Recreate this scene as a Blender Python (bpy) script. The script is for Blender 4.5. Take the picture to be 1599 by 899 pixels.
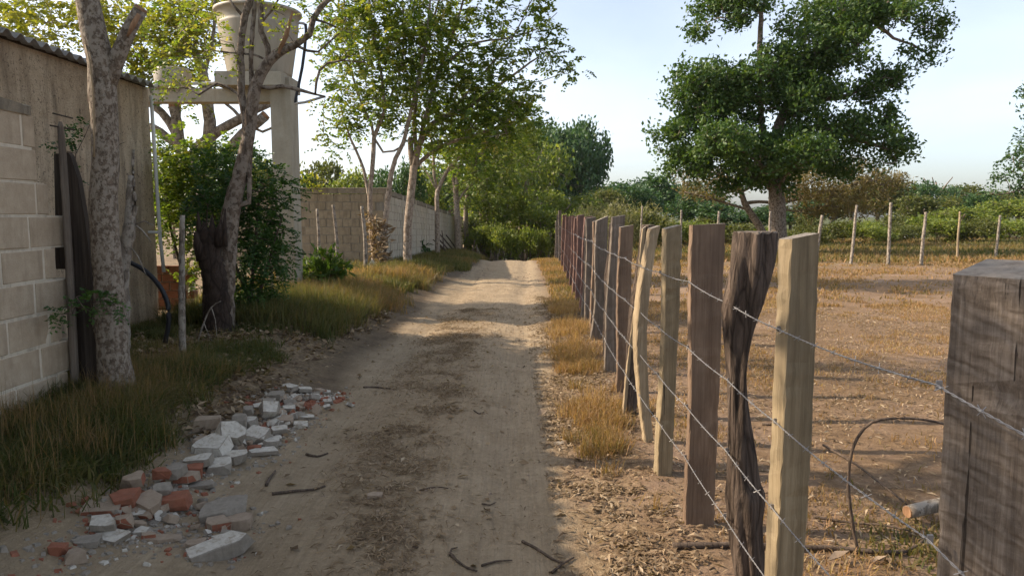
import bpy, bmesh, math, random
import numpy as np
from mathutils import Vector, Matrix

# ------------------------------------------------------------------ clear
for o in list(bpy.data.objects):
    bpy.data.objects.remove(o, do_unlink=True)
scene = bpy.context.scene
COL = scene.collection
rng = np.random.default_rng(7)
random.seed(7)

# ------------------------------------------------------------------ camera
EYE = 1.55
FOC = 1150.0                                   # focal length in photograph pixels
PITCH = math.atan(114.5 / FOC)
cam_d = bpy.data.cameras.new('camera')
cam_d.sensor_fit = 'HORIZONTAL'
cam_d.sensor_width = 36.0
cam_d.lens = 36.0 * FOC / 1599.0
cam_d.clip_start = 0.05
cam_d.clip_end = 2000.0
cam = bpy.data.objects.new('camera', cam_d)
cam.location = (0, 0, EYE)
cam.rotation_euler = (math.radians(90) - PITCH, 0, 0)
COL.objects.link(cam)
scene.camera = cam

# ------------------------------------------------------------------ light
SUN_EL = math.radians(34.0)
SUN_AZ = math.radians(-80.0)                   # compass bearing of the sun, 0 = +Y, 90 = +X
world = bpy.data.worlds.new('World')
scene.world = world
world.use_nodes = True
wn = world.node_tree
wn.nodes.clear()
w_out = wn.nodes.new('ShaderNodeOutputWorld')
w_bg = wn.nodes.new('ShaderNodeBackground')
w_sky = wn.nodes.new('ShaderNodeTexSky')
w_sky.sky_type = 'NISHITA'
w_sky.sun_disc = False
w_sky.sun_elevation = SUN_EL
w_sky.sun_rotation = SUN_AZ % (2 * math.pi)
w_sky.altitude = 50
w_sky.air_density = 0.8
w_sky.dust_density = 2.2
w_sky.ozone_density = 0.7
w_bg.inputs['Strength'].default_value = 0.15
w_hs = wn.nodes.new('ShaderNodeHueSaturation')      # thin high haze takes the blue out of the whole sky
w_hs.inputs['Saturation'].default_value = 0.68
w_hs.inputs['Value'].default_value = 0.86
wn.links.new(w_sky.outputs[0], w_hs.inputs['Color'])
w_tc = wn.nodes.new('ShaderNodeTexCoord'); w_mp = wn.nodes.new('ShaderNodeMapping'); w_mp.inputs['Scale'].default_value = (1.0, 1.0, 3.2)
w_no = wn.nodes.new('ShaderNodeTexNoise'); w_no.inputs['Scale'].default_value = 1.7; w_no.inputs['Detail'].default_value = 5; w_no.inputs['Distortion'].default_value = .6
w_rp = wn.nodes.new('ShaderNodeValToRGB'); w_rp.color_ramp.elements[0].position = .45; w_rp.color_ramp.elements[0].color = (0, 0, 0, 1); w_rp.color_ramp.elements[1].position = .75; w_rp.color_ramp.elements[1].color = (.3, .3, .3, 1)
w_mx = wn.nodes.new('ShaderNodeMix'); w_mx.data_type = 'RGBA'; w_mx.inputs[7].default_value = (5.0, 5.15, 5.35, 1)   # faint cirrus
wn.links.new(w_tc.outputs['Generated'], w_mp.inputs[0]); wn.links.new(w_mp.outputs[0], w_no.inputs['Vector']); wn.links.new(w_no.outputs['Fac'], w_rp.inputs[0])
wn.links.new(w_rp.outputs[0], w_mx.inputs[0]); wn.links.new(w_hs.outputs[0], w_mx.inputs[6])
wn.links.new(w_mx.outputs[2], w_bg.inputs['Color'])
wn.links.new(w_bg.outputs[0], w_out.inputs['Surface'])

sun_d = bpy.data.lights.new('sun', 'SUN')
sun_d.energy = 3.6
sun_d.angle = math.radians(0.6)
sun_d.color = (1.0, 0.84, 0.66)
sun = bpy.data.objects.new('sun', sun_d)
sdir = Vector((math.sin(SUN_AZ) * math.cos(SUN_EL), math.cos(SUN_AZ) * math.cos(SUN_EL), math.sin(SUN_EL)))
sun.rotation_euler = (-sdir).to_track_quat('-Z', 'Y').to_euler()
sun.location = (-20, 10, 30)
COL.objects.link(sun)

scene.view_settings.view_transform = 'Standard'
scene.view_settings.look = 'None'
scene.view_settings.gamma = 1.0
scene.view_settings.use_curve_mapping = False
scene.view_settings.exposure = 1.15
scene.render.engine = 'CYCLES'

# ------------------------------------------------------------------ measuring helpers
cp, sp = math.cos(PITCH), math.sin(PITCH)

def ray(px, py):
    r = (px - 799.5) / FOC
    u = (449.5 - py) / FOC
    return np.array([r, cp + sp * u, -sp + cp * u])

def at(px, py, Y):
    """world point at forward distance Y seen at a photograph position"""
    d = ray(px, py)
    return np.array([0, 0, EYE]) + d * (Y / d[1])

def sstep(a, b, x):
    t = np.clip((x - a) / (b - a), 0, 1)
    return t * t * (3 - 2 * t)

def _h(ix, iy, s):
    n = (ix.astype(np.int64) * 374761393 + iy.astype(np.int64) * 668265263 + s * 1442695041) & 0x7fffffff
    n = (n ^ (n >> 13)) * 1274126177 & 0x7fffffff
    return ((n ^ (n >> 16)) & 0xffff) / 65535.0

def vnoise(x, y, s=0):
    x = np.asarray(x, float); y = np.asarray(y, float)
    ix = np.floor(x); iy = np.floor(y)
    fx = x - ix; fy = y - iy
    fx = fx * fx * (3 - 2 * fx); fy = fy * fy * (3 - 2 * fy)
    a = _h(ix, iy, s); b = _h(ix + 1, iy, s); c = _h(ix, iy + 1, s); d = _h(ix + 1, iy + 1, s)
    return (a + (b - a) * fx) * (1 - fy) + (c + (d - c) * fx) * fy

def fbm(x, y, s=0, o=4):
    v = 0; a = 0.5; t = 0
    for k in range(o):
        v = v + a * vnoise(np.asarray(x) * 2 ** k, np.asarray(y) * 2 ** k, s + k * 17)
        t += a; a *= 0.5
    return v / t

def edge_l(y): return np.interp(y, [0, 5, 9, 14, 24, 40, 60], [-1.62, -1.6, -1.57, -1.43, -1.08, -.9, -.9])
def edge_r(y): return np.interp(y, [0, 3, 11, 16, 27, 40, 60], [.28, .32, .54, .70, .75, .5, .3])
def fence_x(y): return 0.83 + 0.031 * np.asarray(y)
def bank_h(y):
    y = np.asarray(y, float)
    return np.interp(y, [-20, 0, 18, 48, 80, 400], [.28, .28, .26, -.58, -1.0, -1.0])

def ground_z(x, y, fine=True):
    x = np.asarray(x, float); y = np.asarray(y, float)
    el = edge_l(y); er = edge_r(y)
    xc = (el + er) / 2
    drop = np.where(y > 24, -0.075 * (np.sqrt((y - 24) ** 2 + 4) - 2) - 0.002 * np.clip(y - 24, 0, 60), 0)
    drop = np.maximum(drop, -3.0)
    rm = sstep(1.3, 2.6, x - 0.012 * y)                 # pasture stays level
    z = drop * (1 - rm)
    bl = sstep(-0.15, 1.25, el - x)
    z = z * (1 - bl) + bank_h(y) * bl
    onr = (1 - sstep(0.7, 1.1, np.abs(x - xc) / np.maximum((er - el) / 2, .1)))
    z = z - onr * 0.035 * (np.exp(-((x - xc - .62) / .2) ** 2) + np.exp(-((x - xc + .62) / .2) ** 2))
    z = z + (1 - onr) * 0.03 * sstep(0, .5, x - er)
    z = z + (fbm(x * .55, y * .4, 3) - .5) * .09 * (0.4 + 0.6 * (1 - onr))
    if fine:
        z = z + (fbm(x * 3.1, y * 2.3, 11) - .5) * .035 + (fbm(x * 11, y * 9, 23, 2) - .5) * .014
    return z

def on_ground(px, py):
    d = ray(px, py); o = np.array([0, 0, EYE])
    t = np.linspace(0.5, 80, 6000)
    P = o + d[None] * t[:, None]
    below = P[:, 2] < ground_z(P[:, 0], P[:, 1], False)
    i = int(np.argmax(below)) if below.any() else len(t) - 1
    p = P[i].copy(); p[2] = float(ground_z(p[0], p[1]))
    return p

def gz(x, y): return float(ground_z(x, y))

# ------------------------------------------------------------------ mesh helpers
def np_mesh(name, V, Fs, attrs=None, smooth=False, mat_idx=None):
    V = np.asarray(V, dtype=np.float32).reshape(-1, 3)
    if isinstance(Fs, np.ndarray): Fs = [Fs]
    Fs = [np.asarray(f, dtype=np.int32) for f in Fs if len(f)]
    me = bpy.data.meshes.new(name)
    if not Fs: raise ValueError('empty mesh ' + name)
    nl = sum(f.size for f in Fs); nf = sum(len(f) for f in Fs)
    me.vertices.add(len(V)); me.vertices.foreach_set('co', V.ravel())
    me.loops.add(nl); me.loops.foreach_set('vertex_index', np.concatenate([f.ravel() for f in Fs]))
    me.polygons.add(nf)
    tot = np.concatenate([np.full(len(f), f.shape[1], dtype=np.int32) for f in Fs])
    st = np.concatenate([[0], np.cumsum(tot)[:-1]]).astype(np.int32)
    me.polygons.foreach_set('loop_start', st)
    me.polygons.foreach_set('loop_total', tot)
    me.polygons.foreach_set('use_smooth', np.full(nf, bool(smooth)))
    if mat_idx is not None: me.polygons.foreach_set('material_index', np.asarray(mat_idx, dtype=np.int32))
    if attrs:
        for k, v in attrs.items():
            a = me.attributes.new(k, 'FLOAT', 'POINT')
            a.data.foreach_set('value', np.asarray(v, dtype=np.float32))
    me.update(calc_edges=True)
    return me

class MB:
    """collects shapes that belong to one part"""
    def __init__(s): s.V = []; s.F = {}; s.n = 0; s.order = []
    def add(s, V, Fs):
        V = np.asarray(V, float).reshape(-1, 3)
        if isinstance(Fs, np.ndarray): Fs = [Fs]
        for f in Fs:
            f = np.asarray(f, int)
            if len(f): s.order.append(f + s.n)
        s.V.append(V); s.n += len(V)
        return s
    def box(s, c, size, rz=0, jit=0, R=None):
        c = np.asarray(c, float); h = np.asarray(size, float) / 2
        V = np.array([[-1, -1, -1], [1, -1, -1], [1, 1, -1], [-1, 1, -1], [-1, -1, 1], [1, -1, 1], [1, 1, 1], [-1, 1, 1]], float) * h
        if jit: V = V + rng.uniform(-jit, jit, V.shape)
        if R is None: R = rotz(rz)
        return s.add(V @ R.T + c, np.array([[0, 3, 2, 1], [4, 5, 6, 7], [0, 1, 5, 4], [1, 2, 6, 5], [2, 3, 7, 6], [3, 0, 4, 7]]))
    def tube(s, P, r, k=8, cap=True, rough=0.0):
        V, F = tube(P, r, k, cap, rough)
        return s.add(V, F)
    def mesh(s, name, smooth=False, attrs=None):
        d = {}
        for f in s.order: d.setdefault(f.shape[1], []).append(f)
        return np_mesh(name, np.concatenate(s.V), [np.concatenate(v) for v in d.values()], attrs, smooth)

def rotz(a):
    c, q = math.cos(a), math.sin(a)
    return np.array([[c, -q, 0], [q, c, 0], [0, 0, 1]])

def euler(a, b, c): return np.array(Matrix.Rotation(c, 3, 'Z') @ Matrix.Rotation(b, 3, 'Y') @ Matrix.Rotation(a, 3, 'X'))

def tube(P, r, k=8, cap=True, rough=0.0):
    P = np.asarray(P, float); n = len(P)
    r = np.broadcast_to(np.asarray(r, float), (n,))
    T = np.gradient(P, axis=0); T /= np.maximum(np.linalg.norm(T, axis=1, keepdims=True), 1e-9)
    ref = np.array([0, 0, 1.0]) if abs(T[0, 2]) < .9 else np.array([1.0, 0, 0])
    U = np.cross(T, ref); U /= np.maximum(np.linalg.norm(U, axis=1, keepdims=True), 1e-6)
    W = np.cross(T, U)
    a = np.linspace(0, 2 * math.pi, k, endpoint=False)
    rr = r[:, None] * np.ones(k)
    if rough: rr = rr * (1 + rng.uniform(-rough, rough, (n, k)))
    V = P[:, None] + rr[..., None] * (np.cos(a)[None, :, None] * U[:, None] + np.sin(a)[None, :, None] * W[:, None])
    i = np.arange(n - 1)[:, None] * k; j = np.arange(k)[None]; j2 = (j + 1) % k
    F = np.stack([i + j, i + j2, i + k + j2, i + k + j], -1).reshape(-1, 4)
    V = V.reshape(-1, 3); Fs = [F]
    if cap:
        m = len(V)
        V = np.concatenate([V, P[:1], P[-1:]])
        jj = np.arange(k)
        Fs.append(np.stack([np.full(k, m), (jj + 1) % k, jj], -1))
        b = (n - 1) * k
        Fs.append(np.stack([np.full(k, m + 1), b + jj, b + (jj + 1) % k], -1))
    return V, Fs

def tag(o, label=None, cat=None, group=None, kind=None):
    if label: o['label'] = label
    if cat: o['category'] = cat
    if group: o['group'] = group
    if kind: o['kind'] = kind
    return o

def obj(name, me, mat=None, parent=None, loc=None):
    o = bpy.data.objects.new(name, me)
    COL.objects.link(o)
    if mat is not None and len(me.materials) == 0:
        for m in (mat if isinstance(mat, (list, tuple)) else [mat]): me.materials.append(m)
    if loc is not None: o.location = loc
    if parent is not None: o.parent = parent
    return o

def thing(name, label, cat, loc=(0, 0, 0), group=None):
    o = bpy.data.objects.new(name, None)
    o.empty_display_size = 0.2
    o.location = [float(v) for v in loc]
    COL.objects.link(o)
    return tag(o, label, cat, group)

def part(name, mb, mat, root, smooth=False, base=None, attrs=None, under=None):
    """mesh collected in world coordinates becomes a child of a thing"""
    b = np.array(root.location) if base is None else np.asarray(base)
    mb.V = [v - b for v in mb.V]
    return obj(name, mb.mesh(name, smooth, attrs), mat, root if under is None else under)

def child(root, name): return [c for c in root.children if c.name.split('.')[0] == name][0]

def single(name, mb, mat, base, label, cat, group=None, smooth=False, kind=None):
    b = np.asarray(base, float)
    mb.V = [v - b for v in mb.V]
    return tag(obj(name, mb.mesh(name, smooth), mat, None, b), label, cat, group, kind)

def copy_tree(o, parent=None):
    c = o.copy(); COL.objects.link(c); c.parent = parent
    for ch in o.children: copy_tree(ch, c)
    return c

# ------------------------------------------------------------------ materials
class NT:
    def __init__(s, name):
        s.m = bpy.data.materials.new(name); s.m.use_nodes = True
        s.t = s.m.node_tree; s.t.nodes.clear()
        s.out = s.t.nodes.new('ShaderNodeOutputMaterial')
        s.b = s.t.nodes.new('ShaderNodeBsdfPrincipled')
        s.b.inputs['Roughness'].default_value = .85
        s.b.inputs['Specular IOR Level'].default_value = .25
        s.t.links.new(s.b.outputs[0], s.out.inputs[0])
        s._tc = None
    def n(s, typ, **kw):
        nd = s.t.nodes.new(typ)
        for k, v in kw.items(): setattr(nd, k, v)
        return nd
    def l(s, a, b): s.t.links.new(a, b)
    def tc(s, scale=(1, 1, 1), which='Object', rand=False):
        if s._tc is None: s._tc = s.n('ShaderNodeTexCoord')
        mp = s.n('ShaderNodeMapping'); mp.inputs['Scale'].default_value = scale
        s.l(s._tc.outputs[which], mp.inputs[0])
        if rand:
            oi = s.n('ShaderNodeObjectInfo'); mu = s.n('ShaderNodeMath', operation='MULTIPLY'); mu.inputs[1].default_value = 37.0
            s.l(oi.outputs['Random'], mu.inputs[0]); s.l(mu.outputs[0], mp.inputs['Location'])
        return mp.outputs[0]
    def noise(s, scale, vec, detail=5, rough=.6, dist=0):
        nd = s.n('ShaderNodeTexNoise'); nd.inputs['Scale'].default_value = scale
        nd.inputs['Detail'].default_value = detail; nd.inputs['Roughness'].default_value = rough
        nd.inputs['Distortion'].default_value = dist
        s.l(vec, nd.inputs['Vector']); return nd.outputs['Fac']
    def voro(s, scale, vec, feature='F1', out='Distance', rnd=1):
        nd = s.n('ShaderNodeTexVoronoi', feature=feature); nd.inputs['Scale'].default_value = scale
        nd.inputs['Randomness'].default_value = rnd
        s.l(vec, nd.inputs['Vector']); return nd.outputs[out]
    def ramp(s, fac, stops, interp='LINEAR'):
        nd = s.n('ShaderNodeValToRGB'); cr = nd.color_ramp; cr.interpolation = interp
        while len(cr.elements) < len(stops): cr.elements.new(.5)
        for e, (p, c) in zip(cr.elements, stops):
            e.position = p; e.color = (c, c, c, 1) if isinstance(c, (int, float)) else (*c, 1)
        s.l(fac, nd.inputs[0]); return nd.outputs[0]
    def mix(s, fac, a, b, mode='MIX'):
        nd = s.n('ShaderNodeMix', data_type='RGBA', blend_type=mode)
        for v, k in ((fac, 0), (a, 6), (b, 7)):
            if isinstance(v, (int, float)): nd.inputs[k].default_value = v
            elif isinstance(v, tuple): nd.inputs[k].default_value = (*v, 1)
            else: s.l(v, nd.inputs[k])
        return nd.outputs[2]
    def math(s, op, a, b=0.0):
        nd = s.n('ShaderNodeMath', operation=op)
        for v, k in ((a, 0), (b, 1)):
            if isinstance(v, (int, float)): nd.inputs[k].default_value = v
            else: s.l(v, nd.inputs[k])
        return nd.outputs[0]
    def attr(s, name, t='GEOMETRY'):
        nd = s.n('ShaderNodeAttribute', attribute_name=name, attribute_type=t); return nd.outputs['Fac']
    def bump(s, h, strength=.5, dist=.01, prev=None):
        nd = s.n('ShaderNodeBump'); nd.inputs['Strength'].default_value = strength; nd.inputs['Distance'].default_value = dist
        s.l(h, nd.inputs['Height'])
        if prev is not None: s.l(prev, nd.inputs['Normal'])
        return nd.outputs[0]
    def fin(s, color, normal=None, rough=None):
        if isinstance(color, tuple): s.b.inputs['Base Color'].default_value = (*color, 1)
        else: s.l(color, s.b.inputs['Base Color'])
        if normal is not None: s.l(normal, s.b.inputs['Normal'])
        if rough is not None: s.b.inputs['Roughness'].default_value = rough
        return s.m

def mat_leaf(name, stops, trans=.45, rough=.5, var=.45):
    t = NT(name)
    a = t.attr('rnd')
    v = t.noise(.9, t.tc(), 2)
    f = t.math('ADD', t.math('MULTIPLY', a, .95), t.math('MULTIPLY', t.math('SUBTRACT', v, .5), var))
    c = t.ramp(f, stops)
    t.l(c, t.b.inputs['Base Color']); t.b.inputs['Roughness'].default_value = rough
    t.b.inputs['Specular IOR Level'].default_value = .35
    tr = t.n('ShaderNodeBsdfTranslucent')
    c2 = t.mix(1.0, c, (1.25, 1.25, .55), 'MULTIPLY'); t.l(c2, tr.inputs[0])
    mx = t.n('ShaderNodeMixShader'); mx.inputs[0].default_value = trans
    t.l(t.b.outputs[0], mx.inputs[1]); t.l(tr.outputs[0], mx.inputs[2]); t.l(mx.outputs[0], t.out.inputs[0])
    return t.m

def mat_wood(name, c1, c2, crack=(.03, .022, .016), gscale=1.0, lichen=None, saw=0.0, crk=.30):
    t = NT(name)
    g = t.noise(1.0, t.tc((85 * gscale, 85 * gscale, 2.2), rand=True), 6, .7, .8)
    g2 = t.noise(1.0, t.tc((24 * gscale, 24 * gscale, .8), rand=True), 5, .65, 1.0)
    big = t.noise(1.0, t.tc((5, 5, 1.8), rand=True), 6, .65)
    mx_ = t.math('ADD', t.math('MULTIPLY', g, .5), t.math('MULTIPLY', g2, .5))
    c = t.ramp(mx_, [(.36, tuple(x * .62 for x in c1)), (.47, c1), (.62, c2)])
    c = t.mix(t.ramp(big, [(.42, 0.0), (.68, .7)]), c, tuple(x * .5 + .012 for x in c1))
    cr = t.ramp(t.noise(1.0, t.tc((34 * gscale, 34 * gscale, .7), rand=True), 4, .55, .5), [(crk, 1.0), (crk + .035, 0.0)])
    c = t.mix(t.math('MULTIPLY', cr, .9), c, crack)
    h = t.math('SUBTRACT', t.math('ADD', mx_, t.math('MULTIPLY', big, .4)), t.math('MULTIPLY', cr, 1.3))
    if saw:
        w = t.n('ShaderNodeTexWave'); w.inputs['Scale'].default_value = 14; w.inputs['Distortion'].default_value = 6; w.inputs['Detail'].default_value = 4
        mp = t.tc((1, 1, 1.6), rand=True); t.l(mp, w.inputs['Vector'])
        mp_n = mp.node; mp_n.inputs['Rotation'].default_value = (.35, .5, 0)
        c = t.mix(t.math('MULTIPLY', t.ramp(w.outputs['Fac'], [(.1, 1.0), (.35, 0.0)]), saw), c, tuple(x * .4 for x in c1))
        h = t.math('ADD', h, t.math('MULTIPLY', w.outputs['Fac'], .35))
    if lichen:
        li = t.ramp(t.noise(11, t.tc(rand=True), 6, .7), [(.58, 0.0), (.7, .5)])
        c = t.mix(li, c, lichen)
    return t.fin(c, t.bump(h, .9, .008), .82)

def mat_bark(name, c1, c2, scale=1.0, blotch=None, stretch=.25, bumpd=.02):
    t = NT(name)
    v = t.tc((9 * scale, 9 * scale, 9 * scale * stretch), rand=True)
    g = t.noise(1.0, v, 7, .7, .8)
    vo = t.voro(1.3, v, 'DISTANCE_TO_EDGE')
    c = t.ramp(g, [(.32, c1), (.68, c2)])
    cr = t.ramp(vo, [(.0, 1.0), (.1, 0.0)])
    c = t.mix(t.math('MULTIPLY', cr, .6), c, tuple(x * .35 for x in c1))
    if blotch:
        bn = t.noise(13 * scale, t.tc((1, 1, .8), rand=True), 6, .72)
        c = t.mix(t.ramp(bn, [(.46, 0.0), (.54, .85)]), c, blotch)
    h = t.math('ADD', g, t.math('MULTIPLY', vo, .6))
    return t.fin(c, t.bump(h, .9, bumpd), .9)

def mat_concrete(name, c1, c2, stain=(.10, .085, .065), sc=1.0, bs=.35, streak=.5):
    t = NT(name)
    v = t.tc((sc, sc, sc), rand=True)
    g = t.noise(7, v, 8, .7); f = t.noise(60, v, 4, .7)
    c = t.ramp(t.math('ADD', t.math('MULTIPLY', g, .7), t.math('MULTIPLY', f, .3)), [(.35, c1), (.65, c2)])
    st = t.noise(1.0, t.tc((6 * sc, 6 * sc, .9 * sc), rand=True), 6, .65, .5)
    c = t.mix(t.math('MULTIPLY', t.ramp(st, [(.5, 0.0), (.72, 1.0)]), streak), c, stain)
    pit = t.ramp(t.voro(40 * sc, v), [(.0, 0.0), (.35, 1.0)])
    h = t.math('ADD', t.math('MULTIPLY', f, .8), t.math('MULTIPLY', pit, .35))
    return t.fin(c, t.bump(h, bs, .006), .92)

M = {}
# --- ground (dirt / verge soil / pasture in one world-space material, the masks are mesh attributes)
def make_ground():
    t = NT('ground_soil')
    P = t.tc()
    n1 = t.noise(.5, P, 6, .6); n2 = t.noise(3.2, P, 7, .68); n3 = t.noise(26, P, 6, .7); n4 = t.noise(110, P, 4, .7)
    stretched = t.noise(1.0, t.tc((9, 1.1, 1)), 5, .6)
    mixn = t.math('ADD', t.math('MULTIPLY', n2, .55), t.math('MULTIPLY', n3, .45))
    dirt = t.ramp(mixn, [(.34, (.245, .182, .110)), (.5, (.335, .256, .162)), (.66, (.42, .332, .22))])
    dirt = t.mix(t.math('MULTIPLY', t.ramp(stretched, [(.45, 0.0), (.7, 1.0)]), .4), dirt, (.24, .172, .100))
    litter = t.ramp(t.math('ADD', t.math('MULTIPLY', n3, .6), t.math('MULTIPLY', n4, .4)), [(.38, (.15, .10, .056)), (.5, (.25, .178, .10)), (.6, (.36, .27, .165))])
    soil = t.ramp(mixn, [(.35, (.085, .06, .036)), (.55, (.15, .108, .066)), (.7, (.235, .172, .108))])
    sand = t.ramp(mixn, [(.35, (.175, .112, .072)), (.5, (.265, .182, .120)), (.68, (.37, .272, .19))])
    dry = t.ramp(t.math('ADD', t.math('MULTIPLY', n3, .5), t.math('MULTIPLY', n4, .5)), [(.35, (.085, .052, .028)), (.5, (.175, .110, .058)), (.65, (.27, .185, .10))])
    green = t.ramp(n3, [(.4, (.09, .095, .03)), (.6, (.19, .17, .065))])
    field = t.mix(t.ramp(t.math('ADD', t.math('MULTIPLY', n1, .5), t.math('MULTIPLY', n2, .5)), [(.40, 0.0), (.54, 1.0)]), sand, dry)
    field = t.mix(t.attr('far'), field, t.mix(t.ramp(n2, [(.4, 0.0), (.6, 1.0)]), dry, green))
    field = t.mix(t.attr('scrub'), field, (.07, .08, .028))
    base = t.mix(t.attr('left'), field, soil)
    base = t.mix(t.attr('road'), base, dirt)
    lm = t.math('MULTIPLY', t.attr('litter'), t.ramp(t.math('ADD', t.math('MULTIPLY', n2, .5), t.math('MULTIPLY', n3, .5)), [(.42, 0.0), (.55, 1.0)]))
    base = t.mix(lm, base, litter)
    tread = t.noise(1.0, t.tc((55, 1.6, 1)), 4, .6, .4)
    stn = t.voro(34, P)
    pebble = t.math('MULTIPLY', t.ramp(stn, [(.0, 1.0), (.22, 0.0)]), t.attr('road'))
    base = t.mix(t.math('MULTIPLY', t.math('MULTIPLY', t.ramp(tread, [(.44, 0.0), (.6, 1.0)]), t.attr('road')), .28), base, (.20, .15, .095))
    base = t.mix(t.math('MULTIPLY', pebble, .35), base, (.42, .35, .25))
    h = t.math('ADD', t.math('MULTIPLY', n3, .8), t.math('MULTIPLY', n4, .45))
    h = t.math('ADD', h, t.math('MULTIPLY', t.math('MULTIPLY', tread, t.attr('road')), .5))
    h = t.math('ADD', h, t.math('MULTIPLY', pebble, .3))
    return t.fin(base, t.bump(h, .9, .022), .95)
M['ground'] = make_ground()
M['block'] = mat_concrete('hollow_block', (.36, .275, .185), (.48, .385, .27), (.19, .14, .09), 1.6, .6, .5)
M['mortar'] = mat_concrete('mortar', (.55, .47, .35), (.68, .60, .47), (.20, .155, .105), 2, .8, .7)
M['cap'] = mat_concrete('wall_cap_mortar', (.17, .14, .10), (.28, .235, .17), (.04, .034, .027), 1.5, .8, .85)
M['fblock'] = mat_concrete('washed_block', (.38, .325, .245), (.52, .455, .355), (.15, .12, .085), 1.0, .4, .7)
M['fmortar'] = mat_concrete('washed_mortar', (.19, .17, .135), (.27, .245, .20), (.09, .08, .06), 1.0, .5, .6)
M['fblock2'] = mat_concrete('bare_block_shaded', (.22, .175, .115), (.31, .255, .175), (.11, .085, .058), 1.2, .4, .6)  # unwashed brownish block; the return face's shade is put into its darker colour
M['pillar'] = mat_concrete('cast_concrete', (.30, .265, .195), (.40, .36, .275), (.20, .155, .095), .8, .3, .6)
M['brick'] = mat_concrete('clay_block', (.21, .095, .058), (.29, .14, .085), (.13, .07, .045), 2, .4, .5)
M['white_pipe'] = NT('pvc_white').fin((.62, .60, .55), rough=.4)
M['grey_pipe'] = NT('pvc_grey').fin((.30, .29, .27), rough=.4)
M['black_hose'] = NT('black_polyethylene').fin((.018, .018, .02), rough=.42)

def make_plaster():
    t = NT('rough_render')
    v = t.tc()
    g = t.noise(2.2, v, 8, .7, .5); f = t.noise(22, v, 7, .75, 1.0)
    c = t.ramp(g, [(.32, (.43, .315, .205)), (.52, (.55, .42, .285)), (.7, (.64, .51, .36))])
    st = t.noise(1.0, t.tc((5, 5, .55)), 7, .7, .7)
    c = t.mix(t.ramp(st, [(.46, 0.0), (.68, .75)]), c, (.14, .10, .065))
    sp_ = t.ramp(t.noise(34, v, 4, .6, 1.5), [(.57, 0.0), (.64, .8)])
    c = t.mix(sp_, c, (.10, .075, .052))
    return t.fin(c, t.bump(t.math('ADD', g, t.math('MULTIPLY', f, 1.2)), 1.0, .025), .95)
M['plaster'] = make_plaster()
M['roofing'] = mat_concrete('fibre_cement', (.20, .185, .165), (.32, .30, .27), (.06, .05, .04), 2, .4, .7)

def make_tank():
    t = NT('tank_plastic')
    g = t.noise(3, t.tc((1, 1, .4)), 6, .6)
    c = t.ramp(g, [(.35, (.28, .245, .185)), (.65, (.37, .33, .255))])
    st = t.noise(1, t.tc((9, 9, .8)), 5, .6)
    c = t.mix(t.ramp(st, [(.5, 0.0), (.75, .5)]), c, (.20, .155, .10))
    return t.fin(c, t.bump(g, .1, .01), .5)
M['tank'] = make_tank()
M['bark_mottled'] = mat_bark('bark_mottled', (.095, .068, .046), (.185, .14, .10), 2.4, (.29, .245, .19), .6, .012)
M['bark_grey'] = mat_bark('bark_grey', (.12, .095, .07), (.24, .195, .15), 1.4, (.33, .29, .235), .35, .012)
M['bark_brown'] = mat_bark('bark_brown', (.075, .052, .035), (.17, .125, .088), 1.2, (.25, .205, .16), .3, .015)
M['bark_pink'] = mat_bark('bark_tan', (.16, .115, .08), (.29, .225, .165), 1.2, (.36, .30, .235), .3, .012)
M['bark_dark'] = mat_bark('bark_dark', (.022, .014, .010), (.06, .040, .028), 1.0, None, .3, .03)
M['cutwood'] = mat_wood('raw_wood', (.30, .165, .085), (.42, .26, .15))
M['leaf_near'] = mat_leaf('leaf_deep_green', [(.0, (0.023, 0.061, 0.015)), (.5, (0.051, 0.109, 0.023)), (1., (0.109, 0.173, 0.036))], .35)
M['leaf_pin'] = mat_leaf('leaf_lime', [(.0, (0.056, 0.106, 0.018)), (.4, (0.131, 0.194, 0.030)), (.75, (0.237, 0.269, 0.043)), (1., (0.375, 0.312, 0.075))], .5)
M['leaf_yel'] = mat_leaf('leaf_yellowing', [(.0, (0.108, 0.144, 0.022)), (.5, (0.240, 0.258, 0.036)), (1., (0.408, 0.360, 0.072))], .5)
M['leaf_big'] = mat_leaf('leaf_broad_green', [(.0, (0.025, 0.061, 0.013)), (.5, (0.057, 0.111, 0.020)), (1., (0.133, 0.183, 0.034))], .35)
M['leaf_dark'] = mat_leaf('leaf_far_dark', [(.0, (0.022, 0.059, 0.022)), (.5, (0.048, 0.101, 0.034)), (1., (0.098, 0.154, 0.042))], .3)
M['leaf_olive'] = mat_leaf('leaf_far_olive', [(.0, (0.051, 0.070, 0.019)), (.5, (0.102, 0.117, 0.031)), (1., (0.184, 0.178, 0.051))], .4)
M['leaf_light'] = mat_leaf('leaf_far_light', [(.0, (0.078, 0.126, 0.024)), (.5, (0.156, 0.198, 0.038)), (1., (0.276, 0.288, 0.060))], .45)
M['leaf_brown'] = mat_leaf('leaf_feathery_brown', [(.0, (.095, .080, .030)), (.5, (.165, .13, .05)), (1., (.24, .19, .08))], .4)
M['leaf_pale'] = mat_leaf('leaf_pale_brush', [(.0, (.13, .13, .055)), (.5, (.22, .215, .10)), (1., (.33, .30, .16))], .4)
M['grass'] = mat_leaf('grass_blades', [(.0, (.065, .085, .022)), (.3, (.16, .14, .05)), (.55, (.235, .155, .072)), (.8, (.36, .208, .10)), (1., (.45, .34, .20))], .45, .6, .2)
M['litter'] = mat_leaf('dry_leaf_bits', [(.0, (.08, .05, .028)), (.4, (.19, .128, .072)), (.75, (.33, .24, .145)), (1., (.46, .37, .26))], .2, .8)
M['twig'] = mat_bark('twig_bark', (.06, .042, .030), (.15, .11, .08), 3, None, .3, .004)
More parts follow.
